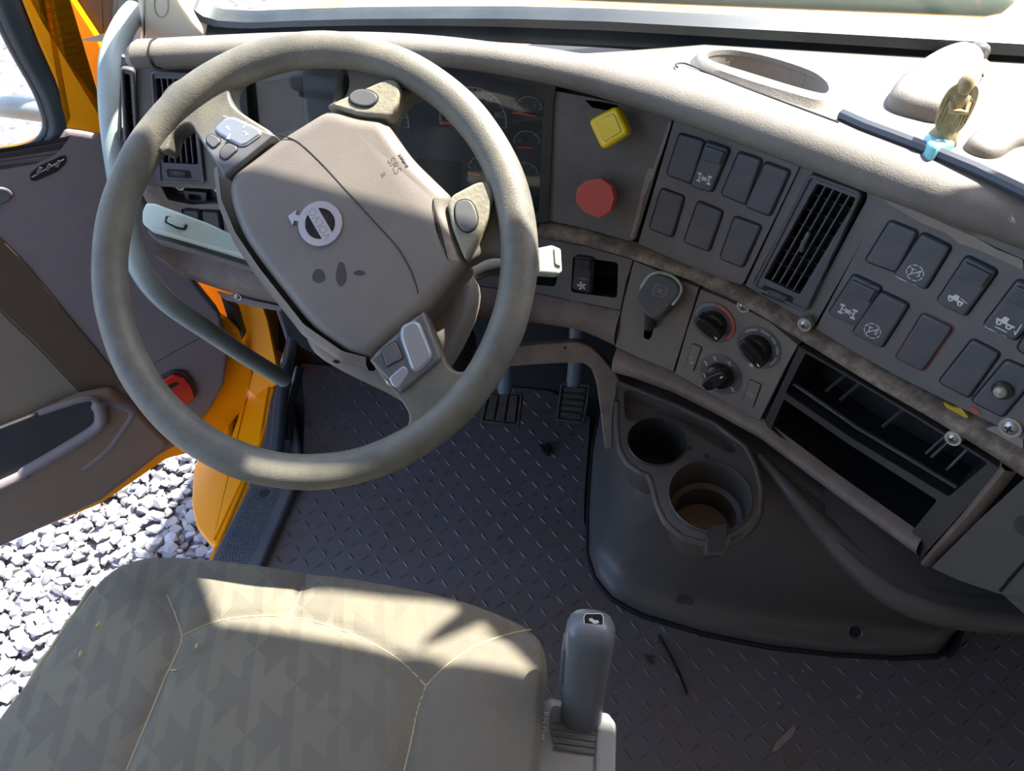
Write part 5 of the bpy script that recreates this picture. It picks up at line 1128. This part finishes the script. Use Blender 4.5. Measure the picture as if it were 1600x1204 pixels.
g = G(); tube(g, [kf.P(*p, -.003) for p in ou], .0045, 8, closed=True); obj('rolled_edge', g, M['cup'], ch, 70)
def cup(hole, depth, taper, ledge):
    h = ccw(hole); g = G(); c = A(h).mean(0); sc = lambda s: [tuple(c+(A(p)-c)*s) for p in h]
    prof = [(1.04, .0015), (1.0, .003), (.985, .001), (.97, -.01)]
    prof += [(.93, -ledge), (.80, -ledge-.004), (.77, -depth)] if ledge else [(taper, -depth)]
    loft(g, [[kf.P(*p, w) for p in sc(s)] for s, w in prof], closed=True); n = len(h); m_ = len(g.v)-n; g.f.append(tuple(range(m_, m_+n))); o = obj('cup_well', g, M['cup'] if ledge else M['black'], ch, 50)
    g = G(); loft(g, [[kf.P(*p, w) for p in sc(s)] for s, w in ((1.07, -.008), (1.0, -.05), (.9, -.085), (.85, -depth-.004))], closed=True); g.f.append(tuple(range(3*n, 4*n))); obj('cup_body', g, M['cup'], ch, 60); return o, sc
cup(H_1, .085, .86, 0); cw, sc = cup(H_2, .095, .8, .05)
g = G(); prism(g, kf, ccw(sc(.74)), -.10, -.092); obj('dirty_bottom', g, M['doorlow'], cw, 40, label='brown dirty cup bottom')
g = G(); ru = off(ccw(SLT), -.001); loft(g, [[kf.P(*p, w) for p in pl] for pl, w in ((ru, -.001), (SLT and off(ccw(SLT), .002), -.012), (off(ccw(SLT), .006), -.018))], closed=True); g.f.append(tuple(range(2*len(ru), 3*len(ru)))); obj('slot_tray', g, M['cup'], ch, 40)
# front notch spout
g = G(); nf = Fr(kf.P(*kf.uv(1118, 858)), nz((-.05, -.5, .85))); prism(g, nf, rpoly(nf.uvs([(1103,838),(1112,842),(1128,846),(1137,832),(1142,836),(1140,848),(1132,866),(1104,868),(1101,860)]), .002), -.02, .002, .0015, 2, bottom=True); obj('notch_spout', g, M['cup'], ch, 40)
g = G(); prism(g, nf, rpoly(nf.uvs([(1106,824),(1133,818),(1135,838),(1128,862),(1107,863)]), .001), -.004, .0040); obj('notch_floor', g, M['black'], ch)
for x, y in ((1078,700),(1104,712)):
    g = G(); prism(g, kf, circ(*kf.uv(x, y), .0035, 12), -.001, .0006); obj('dimple', g, M['black'], ch)
# ================================================================== SEAT
st_ = thing('driver_seat', 'worn grey-green patterned cloth driver seat cushion', 'seat', (-.27, .0, .0))
def seat_mat():
    m = bpy.data.materials.new('patterned_seat_cloth'); m.use_nodes = True; nt = m.node_tree; b = nt.nodes['Principled BSDF']; b.inputs['Roughness'].default_value = .9; b.inputs['Specular IOR Level'].default_value = .2
    b.inputs['Sheen Weight'].default_value = .15
    tc = node(nt, 'ShaderNodeTexCoord'); mp_ = node(nt, 'ShaderNodeMapping'); mp_.inputs['Rotation'].default_value = (0, 0, math.radians(28)); mp_.inputs['Scale'].default_value = (17, 17, 17); nt.links.new(tc.outputs['Object'], mp_.inputs[0])
    sx = node(nt, 'ShaderNodeSeparateXYZ'); nt.links.new(mp_.outputs[0], sx.inputs[0]); X, Y = sx.outputs[0], sx.outputs[1]
    a = mth(nt, 'LESS_THAN', mth(nt, 'FRACT', X), .5); b_ = mth(nt, 'LESS_THAN', mth(nt, 'FRACT', Y), .5); s = mth(nt, 'LESS_THAN', mth(nt, 'FRACT', mth(nt, 'MULTIPLY', mth(nt, 'ADD', X, Y), 2.0)), .5)
    df = mth(nt, 'ABSOLUTE', mth(nt, 'SUBTRACT', a, b_)); v = mth(nt, 'ADD', mth(nt, 'MULTIPLY', df, s), mth(nt, 'MULTIPLY', mth(nt, 'SUBTRACT', 1.0, df), a))
    n = node(nt, 'ShaderNodeTexNoise'); n.inputs['Scale'].default_value = 5; n.inputs['Detail'].default_value = 8; n.inputs['Roughness'].default_value = .7; nt.links.new(tc.outputs['Object'], n.inputs['Vector'])
    sx2 = node(nt, 'ShaderNodeSeparateXYZ'); nt.links.new(tc.outputs['Object'], sx2.inputs[0])
    fade = node(nt, 'ShaderNodeMapRange'); fade.inputs[1].default_value = -.02; fade.inputs[2].default_value = .16; fade.inputs[3].default_value = .8; fade.inputs[4].default_value = .12; nt.links.new(sx2.outputs[0], fade.inputs[0])
    m1 = node(nt, 'ShaderNodeMix', data_type='RGBA'); nt.links.new(mth(nt, 'MULTIPLY', v, fade.outputs[0]), m1.inputs[0]); m1.inputs[6].default_value = C(112, 106, 94); m1.inputs[7].default_value = C(128, 122, 103)
    m2 = node(nt, 'ShaderNodeMix', data_type='RGBA'); nt.links.new(mth(nt, 'MULTIPLY', n.outputs[0], .55), m2.inputs[0]); nt.links.new(m1.outputs[2], m2.inputs[6]); m2.inputs[7].default_value = C(124, 118, 100); nt.links.new(m2.outputs[2], b.inputs['Base Color'])
    n2 = node(nt, 'ShaderNodeTexNoise'); n2.inputs['Scale'].default_value = 900; nt.links.new(tc.outputs['Object'], n2.inputs['Vector']); n3 = node(nt, 'ShaderNodeTexNoise'); n3.inputs['Scale'].default_value = 18; n3.inputs['Distortion'].default_value = 1; nt.links.new(tc.outputs['Object'], n3.inputs['Vector'])
    bp = node(nt, 'ShaderNodeBump'); bp.inputs['Strength'].default_value = .6; bp.inputs['Distance'].default_value = .001; nt.links.new(n2.outputs[0], bp.inputs['Height'])
    bp2 = node(nt, 'ShaderNodeBump'); bp2.inputs['Strength'].default_value = .5; bp2.inputs['Distance'].default_value = .008; nt.links.new(n3.outputs[0], bp2.inputs['Height']); nt.links.new(bp.outputs[0], bp2.inputs['Normal']); nt.links.new(bp2.outputs[0], b.inputs['Normal']); return m
M['seat'] = seat_mat()
ZS = .475
SO = [on_z(x, y, ZS)[:2] for x, y in ((-10,1130),(60,1040),(120,950),(165,895),(215,869),(290,865),(420,879),(560,899),(700,926),(790,955),(840,985),(856,1030),(850,1090),(838,1204))]
SO = [tuple(map(float, p)) for p in SO]+[(-.03, .05), (-.035, -.25), (-.06, -.28), (-.48, -.28), (-.535, -.25), (-.535, .0)]
so_ = ccw(cat(SO, 10)); c0 = A([-.275, .06])
SEAM = [[(258,925),(272,958),(283,992),(276,1020),(258,1060),(238,1112),(200,1204)], [(665,1070),(652,1110),(644,1150),(630,1210)], [(283,992),(330,970),(384,960),(440,959),(500,970),(560,992),(620,1026),(665,1070)], [(665,1070),(700,1034),(745,1003),(790,985),(830,975)], [(452,960),(462,930),(478,898)], [(283,992),(310,960),(330,930)][:1]+[(262,930)]]
def sxy(p): return [on_z(x, y, ZS+.008)[:2] for x, y in p]
segs = []
for s_ in SEAM[:5]:
    q = cat(sxy(s_), 6, False); segs += [(A(q[i]), A(q[i+1])) for i in range(len(q)-1)]
SA_ = A([a for a, b in segs]); SB_ = A([b for a, b in segs])
def seamd(p):
    d = SB_-SA_; t = np.clip(np.sum((p-SA_)*d, 1)/np.sum(d*d, 1), 0, 1); return np.min(np.linalg.norm(p-(SA_+d*t[:, None]), axis=1))
def ztop(p, s):
    z = ZS+.018*(1-s**2.2)
    if s > .93: z -= .0
    dd = seamd(p); return z-.0045*math.exp(-(dd/.006)**2)+.004*(1-math.exp(-(dd/.03)**2))
g = G(); rows = []; so_a = A(resamp(so_+[so_[0]], 300)[:-1])
# side skirt below the top edge
for s, z in ((.88, .30), (.93, .36), (.995, .42), (1.0, ZS-.030), (.998, ZS-.018), (.990, ZS-.008)): rows.append([(*(c0+(p-c0)*s), z) for p in so_a])
for s in np.linspace(.975, .02, 70): rows.append([(*(c0+(p-c0)*s), ztop(c0+(p-c0)*s, s)) for p in so_a])
loft(g, rows, closed=True); n = 300; g.f.append(tuple(range(len(g.v)-n, len(g.v)))); obj('cushion', g, M['seat'], st_, 70)
for s_ in SEAM[:5]:
    q = cat(sxy(s_), 6, False)
    def zz(p):
        rel = A(p)-c0; a = math.atan2(rel[1], rel[0]); an = np.arctan2(so_a[:, 1]-c0[1], so_a[:, 0]-c0[0]); k = np.argmin(np.abs((an-a+math.pi) % (2*math.pi)-math.pi)); return min(np.linalg.norm(rel)/np.linalg.norm(so_a[k]-c0), 1)
    g = G(); tube(g, [(p[0], p[1], ztop(A(p), zz(p))+.0002) for p in q], .0009, 6); obj('stitched_seam', g, M['thread'], st_, 60)
g = G(); e = [A([*on_z(x, y, ZS-.01)[:2], ZS-.012]) for x, y in ((14,1128),(60,1050),(110,975),(150,915))]; tube(g, cat([p+A([-.004, 0, 0]) for p in e], 4, False), [.002+.001*(i % 3) for i in range(13)], 6); obj('frayed_edge', g, M['thread'], st_, 60)
g = G(); box(g, Fr((0, 0, 0), (0, 0, 1), U=(1, 0, 0)), -.46, -.10, -.24, .26, -.012+.012, .31); obj('seat_base', g, M['black'], st_)
for x, y, where in ((152,975,'on the outer left side of the cushion, upper of two'),(306,1008,'right of the left seam on the cushion'),(124,1020,'on the outer left side of the cushion, lower of two'),(270,1046,'lying across the left seam of the cushion')):
    p = on_z(x, y, ZS+.020); f = Fr(p+A([0, 0, -.001]), (0, 0, 1), U=(math.cos(.3+x), math.sin(.3+x), 0)); g = G(); prism(g, f, cat([(-.0034, 0), (0, -.0008), (.0034, 0), (0, .0008)], 3), -.003, .0006, bottom=True); obj('grass_seed', g, M['leaf'], None, 40, 'tiny dry grass seed '+where, 'seed', 'seeds on the seat')
# ================================================================== GEAR SELECTOR
gz = .43; gf = Fr(on_z(900, 1165, gz), nz((0, -.10, 1)), up=(0, 1, 0))
gs = thing('gear_selector', 'grey gear selector beside the seat with a tall rounded lever', 'gear selector', gf.O-A([0, 0, .3]))
g = G(); prism(g, gf, rpoly(gf.uvs([(846,1095),(860,1085),(925,1108),(950,1112),(962,1128),(964,1140),(958,1320),(810,1320),(822,1190)]), .006), -.30, 0, .010, 4, bottom=True); obj('housing', g, M['gearhouse'], gs, 50)
g = G(); prism(g, gf, rpoly(gf.uvs([(862,1100),(930,1115),(938,1122),(932,1172),(925,1180),(878,1172),(863,1160),(858,1130)], .001), .006), -.004, .0015, .0005); sl_ = obj('shift_slot', g, M['gearbody'], gs, 40)
g = G()
for k in range(5):
    y = 1128+k*10; a, b = gf.uv(864, y, .002), gf.uv(930, y+9, .002); tube(g, [gf.P(*a, .002), gf.P(*b, .002)], .0012, 6)
obj('slot_shutter_rib', g, M['btn'], sl_, 60)
g = G(); prism(g, gf, rpoly(gf.uvs([(934,1112),(950,1114),(962,1130),(963,1145),(958,1320),(925,1320),(930,1180)], .002), .003), -.01, .005, .003, 3); obj('side_rail', g, M['gearhouse'], gs, 40)
for s, x, y in (('R', 853, 1115), ('N', 851, 1125), ('D', 849, 1138), ('M', 846, 1150)): text('gear_letter', s, gf.sub(*gf.uv(x, y, .001), 0, math.radians(-78)), .0075, .0003, M['white'], gs, .0003)
b0 = on_z(908, 1118, gz+.004); b1 = on_z(924, 972, gz+.135)
ax = nz(b1-b0); F_ = Fr(b0, ax, up=(0, 1, .2)); Ln = np.linalg.norm(b1-b0)
prof = [(-.01, .019, .014, 0), (.0, .0205, .0155, 0), (.02, .0205, .0155, 0), (.06, .0208, .0165, 0), (.1, .0215, .0175, 0), (Ln-.02, .0225, .019, .0), (Ln-.008, .022, .0185, 0), (Ln, .019, .015, 0), (Ln+.004, .012, .009, 0)]
g = G(); loft(g, [[F_.P(rx*(abs(math.cos(a))**.8)*np.sign(math.cos(a)), ry*(abs(math.sin(a))**.8)*np.sign(math.sin(a)), w) for a in np.linspace(0, 2*math.pi, 32, endpoint=False)] for w, rx, ry, _ in prof], closed=True); g.f.append(tuple(range(len(g.v)-32, len(g.v)))); gl = obj('lever', g, M['gearbody'], gs, 60)
tfm = Fr(b1, nz(A([0, -.35, .9])), up=(0, 1, 0)); tfm = Fr(F_.P(0, 0, Ln+.002), nz(A([.02, -.45, .9])), up=(0, 1, 0))
g = G(); prism(g, tfm, rpoly(tfm.uvs([(910,964),(916,957),(938,957),(945,964),(944,986),(938,993),(910,990),(906,984)]), .004), -.01, .003, .002, 3); bt = obj('lever_button', g, M['gearbody'], gl, 40)
g = G(); prism(g, tfm, rpoly(tfm.uvs([(914,957),(940,957),(944,963),(943,978),(938,984),(916,982),(912,976),(911,963)], .003), .004), .0, .0048, .001); obj('symbol_pad', g, M['knob'], gl, 40)
g = G(); o = ccw(rpoly(tfm.uvs([(914,957),(940,957),(944,963),(943,978),(938,984),(916,982),(912,976),(911,963)], .003), .004)); tube(g, [tfm.P(*p, .0046) for p in off(o, .0006)], .0005, 6, closed=True)
prism(g, tfm, tfm.uvs([(920,966),(925,965),(928,968),(935,969),(936,973),(928,974),(923,970),(921,970)], .005), .004, .0052); obj('printed_symbol', g, M['white'], gl, 30)
g = G(); sf2 = Fr(F_.P(-.021, .0, Ln-.055), -F_.U, up=F_.N); prism(g, sf2, rpoly([(-.008, -.03), (.008, -.03), (.008, .02), (-.008, .03)], .004), -.006, .003, .002, 3); obj('side_trigger', g, M['btn'], gl, 40)
